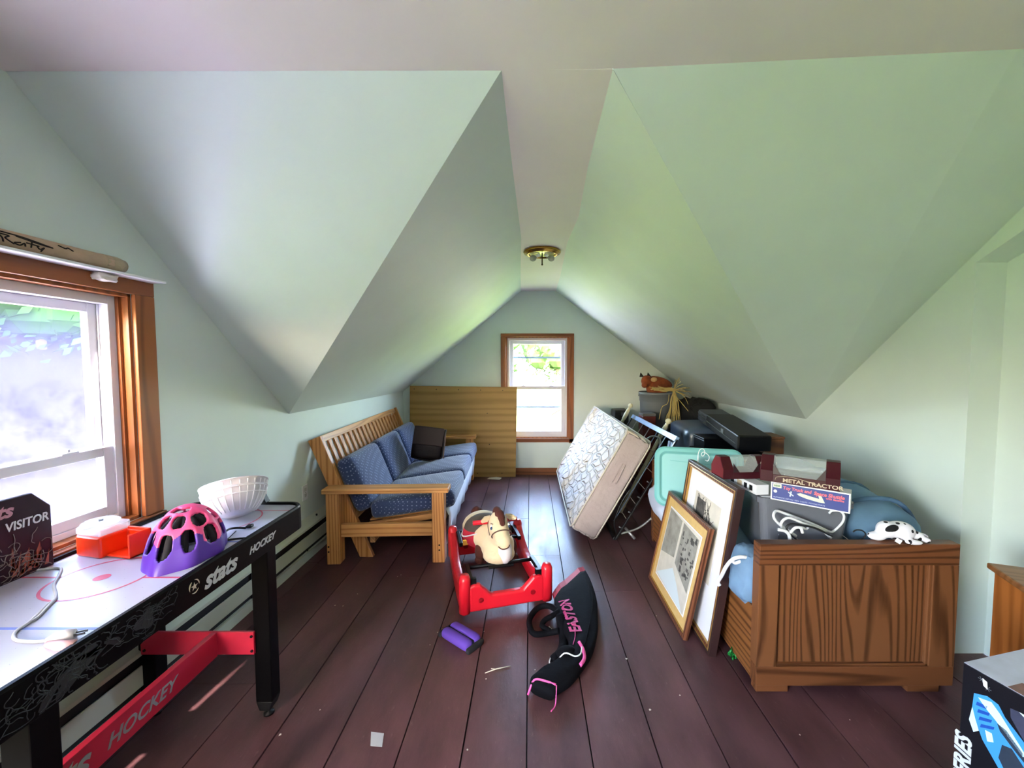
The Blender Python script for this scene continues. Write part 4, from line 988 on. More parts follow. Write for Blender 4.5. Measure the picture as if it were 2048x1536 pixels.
onbag('pink_flap', ((1158, 1292), (1166, 1305), (1168, 1320), (1160, 1332)), .010, HPK, .0)
onbag('seam_ridge', ((1178, 1160), (1185, 1210), (1178, 1260), (1168, 1300)), .003, BLK, .001)
mb = MB()
mb.ell(drop(1132, 1308, .0), (.055, .035, .03), rot=(0, 0, .3)); mb.tube(bez([drop(1120, 1235, .01), drop(1128, 1262, .012), drop(1122, 1290, .014), drop(1104, 1305, .01)], 5), [.03]*15+[.024], 8)
mb.build('folded_pocket', BLK, BG, remesh=.008)
f = lambda x, y, z=.02: on(x, y, Z=z)-o0
mb = MB(); mb.tube(bez([f(1120, 1225, .05), f(1098, 1212, .05), f(1076, 1216, .04), f(1060, 1236, .03), f(1060, 1255, .025), f(1070, 1268, .02), f(1095, 1266, .02), f(1118, 1262, .04)], 6), .017, 8); mb.build('shoulder_strap', BLK, BG, smooth=True)
mb = MB(); mb.tube(bez([f(1118, 1222, .06), f(1104, 1232, .05), f(1090, 1240, .04), f(1084, 1252, .03), f(1100, 1262, .03)], 6), .015, 8); mb.build('shoulder_strap', BLK, BG, smooth=True)
pE, pN = on(1163, 1262, Z=.085), on(1136, 1196, Z=.085)
tx = text('lettering', 'EASTON', .085, HPK, BG, pE-o0, pN-pE, (pN-pE).cross(Vector((0, 0, 1)))*-1, .25, bold=.0035)
L_ = max(v.co.length for v in tx.data.vertices)
me = tx.data; xs_ = (pN-pE).length
# scale the word to its measured length, then drape it over the bag
dirx = (pN-pE).normalized(); e0 = pE-o0
mxl = max((v.co-e0).dot(dirx) for v in me.vertices); kx = xs_/mxl
for v in me.vertices:
    q = v.co-e0; a = q.dot(dirx); q = q + dirx*(a*kx-a); p = e0+q; h = bv.ray_cast(Vector((p.x, p.y, .5)), Vector((0, 0, -1)))[0]
    v.co = Vector((p.x, p.y, (h.z if h else .05)+.0035))

# ------------------------------------------------------------------ wooden bed on the right
BX0, BX1, BYF = 1.06, 1.985, 1.847
BE = empty('wooden_bed', (BX0, BYF, 0), 0, 'dark stained pine captain bed with panelled end board along the right wall', 'bed')
w = BX1-BX0
def bed_end(y0_):
    D = .055
    bx('stile', (0, y0_, .125), (.092, y0_+D, .612), BEDZ, BE, .002); bx('stile', (w-.118, y0_, .125), (w, y0_+D, .612), BEDZ, BE, .002)
    bx('top_rail', (0, y0_, .612), (w, y0_+D, .712), BEDX, BE, .003); bx('bottom_rail', (0, y0_, .032), (w, y0_+D, .125), BEDX, BE, .003)
    bx('end_panel', (.090, y0_+.020, .12), (w-.116, y0_+D-.006, .615), BEDZ, BE)
    mb = MB(); a, b, c, d = .092, w-.118, .125, .612
    bx('bead', (b-.014, y0_+.006, c), (b, y0_+.021, d), BEDZ, BE, .003)
    bx('bead', (a, y0_+.006, c), (b, y0_+.021, c+.012), BEDX, BE, .003)
    for x_ in (.004, w-.21): bx('foot', (x_, y0_+.004, 0), (x_+.15, y0_+D-.004, .033), BEDX, BE, .003)
bed_end(0); bed_end(1.62)
for x_ in (0.0, w-.03):
    bx('side_rail', (x_+.002, .055, .035), (x_+.028, 1.62, .385), BEDY, BE, .003)
bx('slat_base', (.03, .056, .30), (w-.03, 1.618, .32), FUTY, BE)
BM = M('pale blue bed cover', '#667f9a', .95, var=.15, vscale=5, bump=.25, bscale=14)
mt = MB().soft((.93, 1.56, .19), .07, 12, .01, noise=.004).build('mattress', BM, None, smooth=True, loc=(BX0+.455, BYF+.845, .42))
tag(mt, 'pale blue covered mattress lying in the wooden bed', 'mattress')
mt.location.x = BX0 + .455
t = MB().soft((.15, .18, .26), .065, 10, noise=.005).build('blue_blanket', M('faded denim blanket', '#64809c', .95, var=.2, vscale=7, bump=.4, bscale=16), None, smooth=True, loc=(1.098, 2.0, .50), rot=(0, R(8), 0))
tag(t, 'faded blue blanket bulging over the bed rail next to the end board', 'blanket')
t = MB().soft((.30, .42, .24), .11, 10, noise=.004).build('bed_pillow', M('pale blue white pillow', '#b4bdd0', .95, bump=.2, bscale=12), None, smooth=True, loc=(1.10, 3.12, .46), rot=(R(8), R(-12), 0))
tag(t, 'pale blue white pillow sticking out behind the tan matted picture', 'pillow')

# grey translucent storage bin
BIN = empty('storage_bin', (1.455, 2.335, .525), R(-12), 'large grey translucent storage bin standing on the wooden bed', 'bin')
GB = plastic_clear('smoky bin plastic', '#74767e', .72)
def tub(wx, wy, h, wall=.004, flare=.03, r=.04):
    rings = []
    for z_, f, inn in ((0, 0, 0), (h*.55, .55, 0), (h-.03, .95, 0), (h-.028, 1.35, 0), (h, 1.4, 0), (h, .95, wall), (h*.5, .5, wall), (.006, 0, wall)):
        rings.append(rrect(wx/2-flare+flare*f-inn, wy/2-flare+flare*f-inn, r, z_))
    return lofted(rings, True)
tub(.42, .62, .33).build('tub', GB, BIN)
for sx in (-.12, .10): bx('rib', (sx, -.293, .02), (sx+.008, -.286, .27), GB, BIN, .002)
CON = M('muted packed clothes', '#6d6a78', .9, var=.5, vscale=7)
mb = MB(); mb.soft((.34, .52, .2), .05, 8, noise=.01, mat=Matrix.Translation((0, 0, .11))); o = mb.build('packed_clothes', CON, BIN, smooth=True)
MB().soft((.24, .2, .09), .03, 8, noise=.006, mat=Matrix.Translation((.03, -.19, .06))).build('packed_cloth', M('cream cloth', '#b8b2a6', .9), BIN, smooth=True)
bx('clear_lid', (-.205, -.305, .331), (.205, .305, .337), plastic_clear('bin lid', '#c9cdd4', .55), BIN, .002)

# toy truck carton
def place(px0, px1, Z):
    a, b = on(*px0, Z=Z), on(*px1, Z=Z); return a, b
BZ = .864
a = on(1541, 998, Z=BZ); b = on(1700, 1028, Z=BZ); L_ = (b-a).length; ang = math.atan2(b.y-a.y, b.x-a.x)
TK = empty('toy_truck_carton', (a.x, a.y, BZ), ang, 'blue and white toy truck carton lying on the grey bin', 'box')
WCARD = M('white card', '#dcdde2', .5); NAVY = M('navy print', '#1c2f78', .4); RPR = M('red print', '#e0606a', .4); GPR = M('green badge', '#1f5a46', .4)
bx('carton', (0, 0, 0), (L_, .085, .092), WCARD, TK, .001)
bx('blue_front', (.006, -.0008, .006), (L_-.006, .0002, .086), NAVY, TK)
F = (1, 0, 0); U = (0, 0, 1)
text('lettering', 'Toy Truck and', .021, RPR, TK, (.052, -.0012, .062), F, U, .15, bold=.0006, xscale=.92)
text('lettering', 'Space Shuttle', .023, RPR, TK, (.178, -.0012, .060), F, U, .15, bold=.0008, xscale=.93)
text('lettering', 'with Satellite', .013, RPR, TK, (.225, -.0012, .048), F, U, .1, bold=.0003)
bx('badge', (.010, -.0014, .064), (.046, -.0008, .084), M('badge cream', '#d8dcc0', .4), TK); text('lettering', 'HESS', .013, GPR, TK, (.013, -.0018, .069), F, U, bold=.0005)
MB().prism([(.02+.008*math.cos(k*.63), -.0008, .045+.008*math.sin(k*.63)) for k in range(10)], (0, -.0006, 0)).build('moon_print', WCARD, TK)
MB().box((.072, -.0014, .041), (.100, -.0008, .046), (0, R(35), 0)).box((.082, -.0014, .030), (.088, -.0008, .057), (0, R(10), 0)).build('satellite_print', M('print grey', '#b9c2cc', .4), TK).__setitem__('kind', 'stuff')
sh = [(.11, .050), (.125, .056), (.17, .048), (.20, .044), (.195, .060), (.208, .058), (.222, .028), (.20, .027), (.15, .034), (.12, .042)]
MB().prism([(x, -.0008, z) for x, z in sh], (0, -.0007, 0)).build('shuttle_print', M('print pale green', '#c2cfb8', .4), TK)
text('lettering', 'AUTHENTIC DETAILS  REAL LIGHTS  MOVING PARTS', .0085, M('print pale', '#aeb8d8', .4), TK, (.012, -.0012, .013), F, U, xscale=1.05)
bx('end_window', (-.0006, .02, .02), (.0002, .035, .04), BLACK, TK); bx('end_window', (-.0006, .045, .06), (.0002, .07, .066), NAVY, TK)
# white garage carton behind it
a2 = on(1512, 990, Z=BZ); b2 = on(1455, 962, Z=BZ); L2_ = (b2-a2).length; ang2 = math.atan2(b2.y-a2.y, b2.x-a2.x)
GC = empty('white_carton', (a2.x, a2.y, BZ), ang2, 'small white carton with black window prints on the bin rim by the maroon box', 'box')
bx('carton', (0, -.07, 0), (L2_, 0, .052), WCARD, GC, .001)
for k, (x0_, x1_) in enumerate(((.03, .055), (.075, .10), (.12, .16), (.19, .22), (.24, .25))): bx('window_print', (x0_, -.0002, .012), (x1_, .0008, .040), BLACK if k != 2 else M('tan print', '#b9a384', .5), GC)

# maroon display boxes (two raised gabled ends, clear window between)
MARB = M('maroon gloss card', '#380a14', .35, spec=.3); REDC = M('crimson end card', '#6c101c', .35); DKC = M('dark maroon inside', '#2a1216', .4); CLW = plastic_clear('display window', '#cfd8d8', .32)
def display_box(nm, a, b, dep, h, lab, word):
    L_ = (b-a).length; ang = math.atan2(b.y-a.y, b.x-a.x)
    t = empty(nm, tuple(a), ang, lab, 'box'); e = .055
    base = [(0, 0, 0), (0, dep, 0), (0, dep, h*.32), (0, 0, h*.32)]
    MB().prism(base, (L_, 0, 0)).build('tray', MARB, t, .002)
    for x0_ in (0, L_-e):
        MB().prism([(x0_, 0, 0), (x0_, dep, 0), (x0_, dep+.004, h*.45), (x0_, dep*.68, h), (x0_, dep*.30, h), (x0_, -.004, h*.45)], (e, 0, 0)).build('raised_end', MARB if x0_ else MARB, t, .002)
    MB().prism([(-.0008, .006, .006), (-.0008, dep-.006, .006), (-.0008, dep-.002, h*.44), (-.0008, dep*.66, h*.97), (-.0008, dep*.32, h*.97), (-.0008, .002, h*.44)], (.0006, 0, 0)).build('end_label', REDC, t)
    for sgn in (-1, 1):
        MB().prism([(e, 0, h*.32), (e+.035, 0, h*.32), (e, 0, h*.75)] if sgn < 0 else [(L_-e, 0, h*.32), (L_-e-.035, 0, h*.32), (L_-e, 0, h*.75)], (0, .002, 0)).build('side_gusset', DKC, t)
    MB().prism([(e, .003, h*.32), (e, .001, h*.45), (e, dep*.30, h*.98), (e, dep*.68, h*.98), (e, dep, h*.45), (e, dep-.003, h*.32)], (L_-2*e, 0, 0)).build('clear_window', CLW, t)
    if word:
        text('lettering', word, .026, M('cream print', '#b8a890', .5), t, (L_*.30, -.0012, .008), F, U, 0, bold=.0006, xscale=1.15)
        MB().tube(bez([(L_*.20, -.001, .012), (L_*.24, -.001, .030), (L_*.45, -.001, .035), (L_*.8, -.001, .012)], 6), .0012, 4).build('swoosh_print', M('cream print line', '#b8a890', .5), t)
        text('lettering', 'Hess', .02, M('white print', '#e6dcd8', .4), t, (-.0014, .06, h*.62), (0, -1, 0), U, .2)
    return t
a = on(1520, 960, Z=BZ+.094); b = on(1680, 984, Z=BZ+.094)
display_box('maroon_display_box', a, b, .15, .125, 'maroon windowed display box printed TRACTOR lying on the toy truck carton', 'METAL TRACTOR')
a = on(1452, 962, Z=BZ+.055); b = on(1560, 968, Z=BZ+.055)
display_box('maroon_display_box', a+Vector((0, .03, 0)), b+Vector((0, .10, 0)), .13, .115, 'smaller plain maroon display box just left of the TRACTOR one', None)
o = MB().box((0, 0, 0), (.012, .075, .005)).build('toothpaste_sticker', M('teal sticker', '#2fa08c', .4), None, loc=tuple(on(1522, 965, Z=.967)), rot=(R(20), R(-70), R(-60)))
bpy.data.objects.remove(o)

# teal lid leaning
TL = empty('teal_lid', (1.195, 2.86, .515), (R(-12), 0, R(-14)), 'teal plastic tote lid propped upright behind the framed pictures', 'lid')
TEAL = M('teal plastic', '#70b2b2', .35); 
def rr2(x0, x1, z0, z1, r, y, n=6):
    P = []
    for cx_, cz_, a0 in ((x1-r, z1-r, 0), (x0+r, z1-r, 90), (x0+r, z0+r, 180), (x1-r, z0+r, 270)):
        for k in range(n+1):
            a_ = R(a0+90*k/n); P.append((cx_+r*math.cos(a_), y, cz_+r*math.sin(a_)))
    return P
lofted([rr2(-.295, .30, 0, .42, .07, .02), rr2(-.30, .305, -.005, .425, .075, .0), rr2(-.285, .29, .010, .41, .065, -.012), rr2(-.265, .27, .03, .39, .05, -.012), rr2(-.25, .255, .045, .375, .04, .0), rr2(-.2, .2, .09, .33, .03, .002)], True).build('lid_shell', TEAL, TL, smooth=False, bevel=.003)
TEAL2 = M('teal lid field', '#8ac2c3', .4); MB().prism(rr2(-.245, .25, .05, .37, .035, -.003), (0, .003, 0)).build('lid_field', TEAL2, TL)
MB().tube([(-.19, -.004, .325), (.20, -.004, .300)], .0018, 5).build('moulded_line', TEAL, TL)

# framed pictures leaning on the bed
def picture(nm, loc_, w_, h_, lean, lab, layers, mat_w, yaw=-90, fw=.03, depth=.022):
    t = empty(nm, loc_, (lean, 0, R(yaw)), lab, 'framed picture'); x = w_/2; off = 0
    n_l = len(layers); 
    for i, (m_, ww, prd) in enumerate(layers):
        x0, x1, z0, z1 = -x+off, x-off, off, h_-off
        for (a_, b_) in (((x0, x0+ww), (z0, z1)), ((x1-ww, x1), (z0, z1)), ((x0+ww, x1-ww), (z0, z0+ww)), ((x0+ww, x1-ww), (z1-ww, z1))):
            bx('frame_moulding', (a_[0], -prd, b_[0]), (a_[1], depth-.002, b_[1]), m_, t, .0015)
        off += ww
    bx('backing', (-x+.01, depth-.008, .01), (x-.01, depth, h_-.01), M(nm+' backing', '#5a3b24', .8), t)
    mm = bx('mat_board', (-x+off-.002, .006, off-.002), (x-off+.002, .010, h_-off+.002), mat_w, t)
    return t, off
WAL = wood('walnut moulding', '#7a4a32', '#4a2718', 'z', 12, 4, .35, .1); DARKW = M('dark brown moulding', '#33201f', .35); GOLD = M('gold bead', '#b28d4c', .3, .6); TAN = M('tan mat', '#c9a566', .9, var=.06, vscale=30); WHM = M('white mat', '#e4e2e6', .9)
PAPER = M('aged print paper', '#c9c0b2', .9, var=.1, vscale=12); G1 = M('print grey wash', '#8f8a80', .9, var=.3, vscale=14); G2 = M('print dark wash', '#4a4642', .9, var=.5, vscale=22); SNOW = M('print snow', '#c8d0d2', .9)
P1, off = picture('framed_picture', (.858, 2.543, .002), .675, .648, -R(12.2), 'smaller brown framed street print with tan mat leaning in front', [(WAL, .022, .006), (GOLD, .005, .003)], TAN)
ix, iz0, iz1 = .3375-.027-.055, .027+.055, .648-.027-.055
bx('white_fillet', (-ix, .0045, iz0), (ix, .006, iz1), WHM, P1)
pr = bx('print', (-ix+.008, .003, iz0+.008), (ix-.008, .0045, iz1-.008), PAPER, P1)
MB().prism([(-ix+.01, .003, iz0+.17), (-.03, .003, iz0+.22), (-.03, .003, iz1-.02), (-ix+.01, .003, iz1-.01)], (0, -.0006, 0)).build('wall_print', G1, pr)
MB().prism([(.0, .003, iz0+.20), (ix-.02, .003, iz0+.13), (ix-.02, .003, iz1-.03), (.0, .003, iz1-.02)], (0, -.0008, 0)).build('building_print', G1, pr)
MB().prism([(-ix+.02, .0024, iz0+.02), (-.01, .0024, iz0+.16), (.10, .0024, iz0+.10), (ix-.03, .0024, iz0+.01), (.02, .0024, iz0+.012)], (0, -.0004, 0)).build('snow_print', SNOW, pr)
mb = MB(); rs = random.Random(3)
for k in range(40):
    x_ = rs.uniform(.01, ix-.03); z_ = rs.uniform(iz0+.18, iz1-.06); mb.box((x_, .0014, z_), (x_+rs.uniform(.006, .03), .0022, z_+rs.uniform(.004, .03)))
o = mb.build('ink_marks', G2, pr); o['kind'] = 'stuff'
P2, off = picture('framed_picture', (.951, 2.405, .002), .655, .905, -R(8.2), 'taller framed pencil sketch in a wide white mat leaning behind the other', [(DARKW, .018, .012), (GOLD, .005, .013), (WAL, .014, .010), (GOLD, .004, .008)], WHM, depth=.03)
pr = bx('print', (-.17, .0045, .30), (.17, .006, .745), PAPER, P2); 
mb = MB(); rs = random.Random(8)
for k in range(70):
    x_, z_ = rs.uniform(-.13, .07), rs.uniform(.38, .68); a = rs.uniform(1.1, 2.1); P = []
    for j in range(5): P.append((x_, .0036, min(z_, .735))); a += rs.uniform(-.5, .5); x_ += math.cos(a)*.022; z_ += math.sin(a)*.022
    mb.tube(bez(P, 2), .0016, 4)
o = mb.build('pencil_strokes', G2, pr); o['kind'] = 'stuff'
bx('shaded_block', (-.135, .0036, .47), (-.02, .0046, .715), G2, pr)
MB().prism([(-.05, 0, .905), (.0, -.002, .913), (.07, -.012, .909), (.04, -.018, .907), (-.02, -.012, .908)], (0, .018, .002)).build('torn_tape', M('tan tape', '#b08a68', .7), P2)

# hangers
HW1 = M('white hanger plastic', '#e2e2e6', .3); HK = M('black hanger plastic', '#15161c', .35)
def hanger(nm, loc_, rot, mat, lab, w_=.40, r=.0045, wire=False):
    t = empty(nm, loc_, rot, lab, 'hanger', 'loose clothes hangers')
    P = bez([(-w_/2+.01, 0, .012), (-w_/2, 0, 0), (-w_/2+.015, 0, -.012), (0, 0, -.012), (w_/2-.015, 0, -.012), (w_/2, 0, 0), (w_/2-.01, 0, .012), (w_/4, 0, .07), (0, 0, .115), (-w_/4, 0, .07)], 4)
    MB().tube(P, r, 8, close=True).build('shoulders', mat, t, smooth=True)
    MB().tube([(0, 0, .11), (0, 0, .14), (.0, 0, .155)] + arc((-.022, 0, .175), .028, R(-40), R(185), 12), r*.8, 8).build('hook', mat, t, smooth=True)
    return t
def hang(path, hook, Y, r, mat, lab, close=True):
    o_ = on(*path[0], Y=Y); t = empty('clothes_hanger', tuple(o_), 0, lab, 'hanger', 'loose clothes hangers')
    pt = lambda q: on(q[0], q[1], Y=Y + (q[2] if len(q) > 2 else 0)) - o_
    MB().tube(bez([pt(q) for q in path], 5), r, 8).build('shoulders', mat, t, smooth=True)
    if hook: MB().tube(bez([pt(q) for q in hook], 5), r*.85, 8).build('hook', mat, t, smooth=True)
hang([(1655, 1062), (1620, 1046), (1570, 1027, .02), (1552, 1022, .02), (1547, 1033), (1556, 1046), (1575, 1060, -.02), (1592, 1072, -.02)], [(1655, 1062), (1666, 1063), (1684, 1046), (1688, 1032), (1680, 1022), (1664, 1022), (1658, 1027)], 2.00, .0065, HW1, 'white plastic clothes hanger on top of the pile, its hook at the right')
hang([(1662, 1076), (1640, 1058), (1605, 1046), (1580, 1036), (1567, 1040), (1562, 1052), (1575, 1066), (1594, 1080)], [(1600, 1052, .01), (1612, 1058, .01), (1617, 1051, .01), (1610, 1046, .01)], 1.965, .0065, HW1, 'second white hanger, just under the top one of the pile')
hang([(1664, 1072), (1630, 1056), (1600, 1050), (1582, 1048), (1573, 1055), (1580, 1068), (1597, 1082)], None, 1.94, .005, HK, 'black plastic clothes hanger in the pile behind the end board')
hang([(1556, 1059), (1570, 1062), (1578, 1070), (1580, 1084)], [(1580, 1066), (1590, 1056), (1601, 1056), (1605, 1066)], 1.93, .008, HW1, 'broad white hanger lowest in the pile touching the end board')
hang([(1502, 1116, -.01), (1480, 1114, -.02), (1464, 1120, -.0), (1452, 1134, .02), (1444, 1150, .04), (1436, 1164, .05), (1440, 1172, .04)], [(1464, 1120), (1470, 1126), (1484, 1122), (1500, 1122, -.01)], 1.965, .009, HW1, 'white plastic hanger lying over the blue blanket at the bed corner')
hang([(1702, 1083), (1714, 1082), (1727, 1076), (1731, 1068), (1724, 1061), (1712, 1060), (1706, 1064)], None, 1.93, .0035, HK, 'black hook of a hanger beside the spotted plush dog')
hang([(1664, 1066), (1652, 1040), (1650, 1022), (1660, 1012), (1672, 1018)], [(1664, 1066), (1680, 1068), (1700, 1082)], 2.03, .0018, HW1, 'thin white wire hanger behind the plastic ones')
WI = M('white coated wire', '#dfe2e4', .35)
t = empty('wire_hanger', (1.125, 2.72, .80), (R(-6), 0, R(-30)), 'white wire hanger standing up behind the taller picture frame', 'hanger')
MB().tube(bez([(-.02, 0, -.10), (-.004, 0, .05), (.0, 0, .13), (.012, 0, .165), (.032, 0, .17), (.042, 0, .145), (.03, 0, .122), (.02, 0, .135), (.032, 0, .15), (.055, 0, .14), (.07, 0, .12), (.062, 0, .095), (.045, 0, .098)], 6), .0028, 6).build('twisted_hook', WI, t, smooth=True)
MB().tube(bez([(0, 0, .13), (.008, 0, .05), (.04, 0, .0), (.09, 0, -.06)], 6), .0026, 6).build('wire_arm', WI, t, smooth=True)
MB().tube(bez([(-.02, 0, -.10), (-.035, 0, -.18), (-.05, 0, -.26)], 6), .0026, 6).build('wire_arm', WI, t, smooth=True)

# rolled blue cushion along the wall
RO = empty('rolled_blue_pad', (1.875, 2.61, .515), R(-7), 'faded blue rolled futon pad along the right wall on the bed', 'pad')
RB = M('faded blue cotton', '#587792', .95, var=.25, vscale=5, bump=.35, bscale=10); RB2 = M('darker blue stripe', '#446280', .95, var=.2, vscale=6, bump=.3, bscale=12)  # fold ridges get a darker blue than the pad
rings = []
for i in range(15):
    y_ = -.66+1.32*i/14; q = min(1, (i+.6)/2.2, (14.6-i)/2.2); q = q**.5; ring_ = []
    for k in range(20):
        a = 2*math.pi*k/20; r1 = .195*q*(1+.05*math.sin(a*3+i)); ring_.append((r1*math.cos(a), y_, .165 + .160*q*math.sin(a)*(1+.06*math.sin(i*1.1+a*2))))
    rings.append(ring_)
lofted(rings, True).build('rolled_pad', RB, RO, smooth=True)
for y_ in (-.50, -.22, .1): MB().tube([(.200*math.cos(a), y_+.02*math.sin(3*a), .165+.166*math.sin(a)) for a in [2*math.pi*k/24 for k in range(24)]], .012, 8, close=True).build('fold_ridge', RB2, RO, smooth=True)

# spotted plush dog
DG = empty('plush_dog', (1.74, 1.895, .712), R(-8), 'white plush dog with black spots lying on the bed end board', 'soft toy')
SPM = spotted('white plush with black spots', '#e6e2ea', '#101016', 30, .30)
mb = MB(); mb.ell((0, 0, .045), (.068, .045, .045)); mb.ell((-.055, -.005, .05), (.045, .038, .04)); mb.ell((.07, 0, .025), (.035, .025, .022)); mb.ell((-.10, -.01, .018), (.04, .03, .02)); mb.ell((.10, -.02, .014), (.022, .016, .013)); mb.ell((.03, -.05, .012), (.04, .015, .012))
mb.build('plush_body', SPM, DG, remesh=.006)
MB().ell((-.052, -.032, .062), (.030, .012, .024), rot=(R(25), R(-20), 0)).build('black_ear', M('black plush', '#0c0c10', .95), DG, smooth=True)
bx('care_tag', (-.045, -.050, .004), (-.020, -.047, .024), WHITEPL, DG, rot=(0, R(30), 0))
DGt = MB().tube(bez([(.07, .01, .02), (.10, .01, .03), (.125, .01, .02), (.12, .01, .008)], 4), .006, 6).build('tail', SPM, DG, smooth=True)

# ------------------------------------------------------------------ leaning mattress and metal bed frame
ML = M('mattress piping', '#c8c0b0', .8)
th = math.atan2(1.05-.545, .885)
MT = empty('twin_mattress', (.553, 3.46, .006), (0, th-R(0), 0), 'quilted white mattress leaning on its side against a metal bed frame', 'mattress')
QU = quilt(); TK_ = M('mattress border fabric', '#a89a96', .9, var=.10, vscale=3, bump=.9, bscale=26)
mb = MB().soft((.235, 1.90, .985), .034, 18, 0, noise=.003)
o = mb.build('mattress_body', QU, MT, smooth=True); o.location = (-.1175, .95, .4925)
o = MB().soft((.205, .03, .94), .014, 12, .0, noise=.004).build('end_border', TK_, MT, smooth=True); o.location = (-.1175, .004, .4925)
def pipe_loop(x_): 
    P = [(x_, y, z) for (y, z) in [(.05, .0), (.0, .04), (-.004, .3), (-.004, .6), (.0, .945), (.05, .985), (.6, .987), (1.2, .987), (1.85, .985), (1.90, .94), (1.90, .04), (1.85, 0), (1.2, -.002), (.6, -.002)]]
    MB().tube(P, .007, 7, close=True).build('piping', ML, MT, smooth=True)
pipe_loop(-.003); pipe_loop(-.232)
for zz in (.62,):
    MB().tube(bez([(-.10, -.014, zz-.09), (-.10, -.020, zz-.06), (-.11, -.020, zz+.06), (-.11, -.014, zz+.09)], 4), .006, 6).tube(bez([(-.13, -.014, zz-.09), (-.135, -.02, zz-.05), (-.135, -.02, zz+.05), (-.13, -.014, zz+.09)], 4), .004, 6).build('handle', TK_, MT, smooth=True)['kind'] = 'stuff'
BF = empty('metal_bed_frame', (.74, 3.50, 0), 0, 'old folding metal bed frame with a rail coloured by blue window light behind the mattress', 'bed frame')
BLR = M('blue lit rail', '#8ea8cf', .35); BKM = M('black iron', '#0c0c0f', .4); AL = M('aluminium tube', '#a9a9a6', .35, .7)  # blue of the rail is window light put into its colour
top = Vector((.525, 0, .885)); d = top.normalized()
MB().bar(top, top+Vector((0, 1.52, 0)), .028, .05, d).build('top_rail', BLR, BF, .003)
MB().bar(Vector((0, 0, .012)), Vector((0, 1.52, .012)), .028, .03, d).build('bottom_rail', BKM, BF, .003)
MB().bar(d*.012, top, .014, .028, (0, 1, 0)).build('end_bar', BKM, BF, .002); MB().bar(d*.012+Vector((0, 1.52, 0)), top+Vector((0, 1.52, 0)), .014, .028, (0, 1, 0)).build('end_bar', BKM, BF, .002)
for k in range(6):
    p = top*(.12+.15*k); MB().tube([p+Vector((-.03, -.012, .018)), p+Vector((.0, -.004, .0))], .006, 8).build('steel_clip', METALG, BF, smooth=True)
for k in range(1, 6):
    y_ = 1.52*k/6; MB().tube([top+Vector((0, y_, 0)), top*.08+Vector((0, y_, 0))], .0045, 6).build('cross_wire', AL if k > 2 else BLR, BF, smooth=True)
for k in range(5):
    p = top*(.2+.15*k); MB().tube([p+Vector((0, 0, 0)), p+Vector((0, 1.52, 0))], .003, 5).build('spring_wire', AL, BF, smooth=True)
MB().tube(bez([(.40, .1, .52), (.44, .06, .38), (.36, .04, .22), (.22, .03, .10), (.06, .02, .05)], 6), .009, 8).build('curved_leg', AL, BF, smooth=True)
MB().tube(bez([(.02, .03, .05), (.0, .03, .15), (.06, .03, .32), (.14, .03, .45)], 6), .006, 8).build('curved_leg', BKM, BF, smooth=True)
MB().tube([(.10, .05, .09), (.17, -.02, .02)], .012, 8).build('leg_tip', AL, BF, smooth=True)
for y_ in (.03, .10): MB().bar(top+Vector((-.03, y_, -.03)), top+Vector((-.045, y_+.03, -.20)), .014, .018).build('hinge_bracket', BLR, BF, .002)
MB().tube(bez([(.42, .55, .78), (.47, .52, .82), (.53, .47, .80), (.50, .40, .70)], 5), .009, 8).build('curved_leg', AL, BF, smooth=True)
# cream posts with ball finials
def cpost(nm, y_, xt, zt_, lab):
    topp = Vector((xt, y_, zt_)); dd = Vector((math.sin(R(27)), 0, math.cos(R(27)))); bot = topp - dd*(zt_/dd.z-.02)
    t = empty(nm, (bot.x, y_, bot.z), (0, R(27), 0), lab, 'bed post', 'cream bed posts'); L_ = (topp-bot).length
    MB().lathe([(.0, 0), (.020, 0), (.020, .06), (.023, .07), (.023, .085), (.019, .095), (.019, L_-.20), (.024, L_-.19), (.026, L_-.13), (.022, L_-.07), (.016, L_-.055), (.020, L_-.048), (.013, L_-.038), (0, L_-.036)], n=16).build('turned_post', CREAM, t, smooth=True)
    MB().ell((0, 0, L_-.012), (.030, .030, .030)).build('ball_finial', CREAM, t, smooth=True)
cpost('bed_post', 4.95, 1.225, 1.035, 'far cream metal bed post with ball top leaning beside the mattress')
cpost('bed_post', 4.12, 1.405, .965, 'near cream metal bed post with ball top in front of the straw')

# ------------------------------------------------------------------ stacked storage in the far right corner
DKB = M('dark brown chest', '#2b1c15', .6, var=.2, vscale=6); CB = M('brown cardboard', '#6e4a30', .85, var=.12, vscale=8)
def crate(nm, a_, b_, mat, lab, cat='box', parts=True):
    t = empty(nm, ((a_[0]+b_[0])/2, (a_[1]+b_[1])/2, a_[2]), 0, lab, cat); hx_, hy_, hz_ = (b_[0]-a_[0])/2, (b_[1]-a_[1])/2, b_[2]-a_[2]
    bx('body', (-hx_, -hy_, 0), (hx_, hy_, hz_-.02), mat, t, .004); bx('lid', (-hx_-.004, -hy_-.004, hz_-.02), (hx_+.004, hy_+.004, hz_), mat, t, .004)
    return t
crate('storage_chest', (1.52, 4.62, 0), (2.22, 5.55, .54), DKB, 'dark brown chest on the floor in the far right corner', 'chest')
crate('cardboard_carton', (1.52, 3.60, 0), (2.22, 4.56, .56), CB, 'brown cardboard carton on the floor behind the wooden bed')
t = empty('red_brown_case', (1.365, 4.75, 0), 0, 'dark red wooden case standing in front of the grey trash can', 'case')
bx('body', (-.075, -.09, 0), (.075, .09, .93), M('red brown lacquer', '#5a1e14', .35), t, .006); bx('lid', (-.075, -.09, .932), (.075, .09, .962), M('grey dusty top', '#585450', .7), t, .004)
t = empty('dark_case', (1.20, 5.38, 0), (0, 0, 0), 'dark scuffed case between the mattress and the red wooden case', 'case')
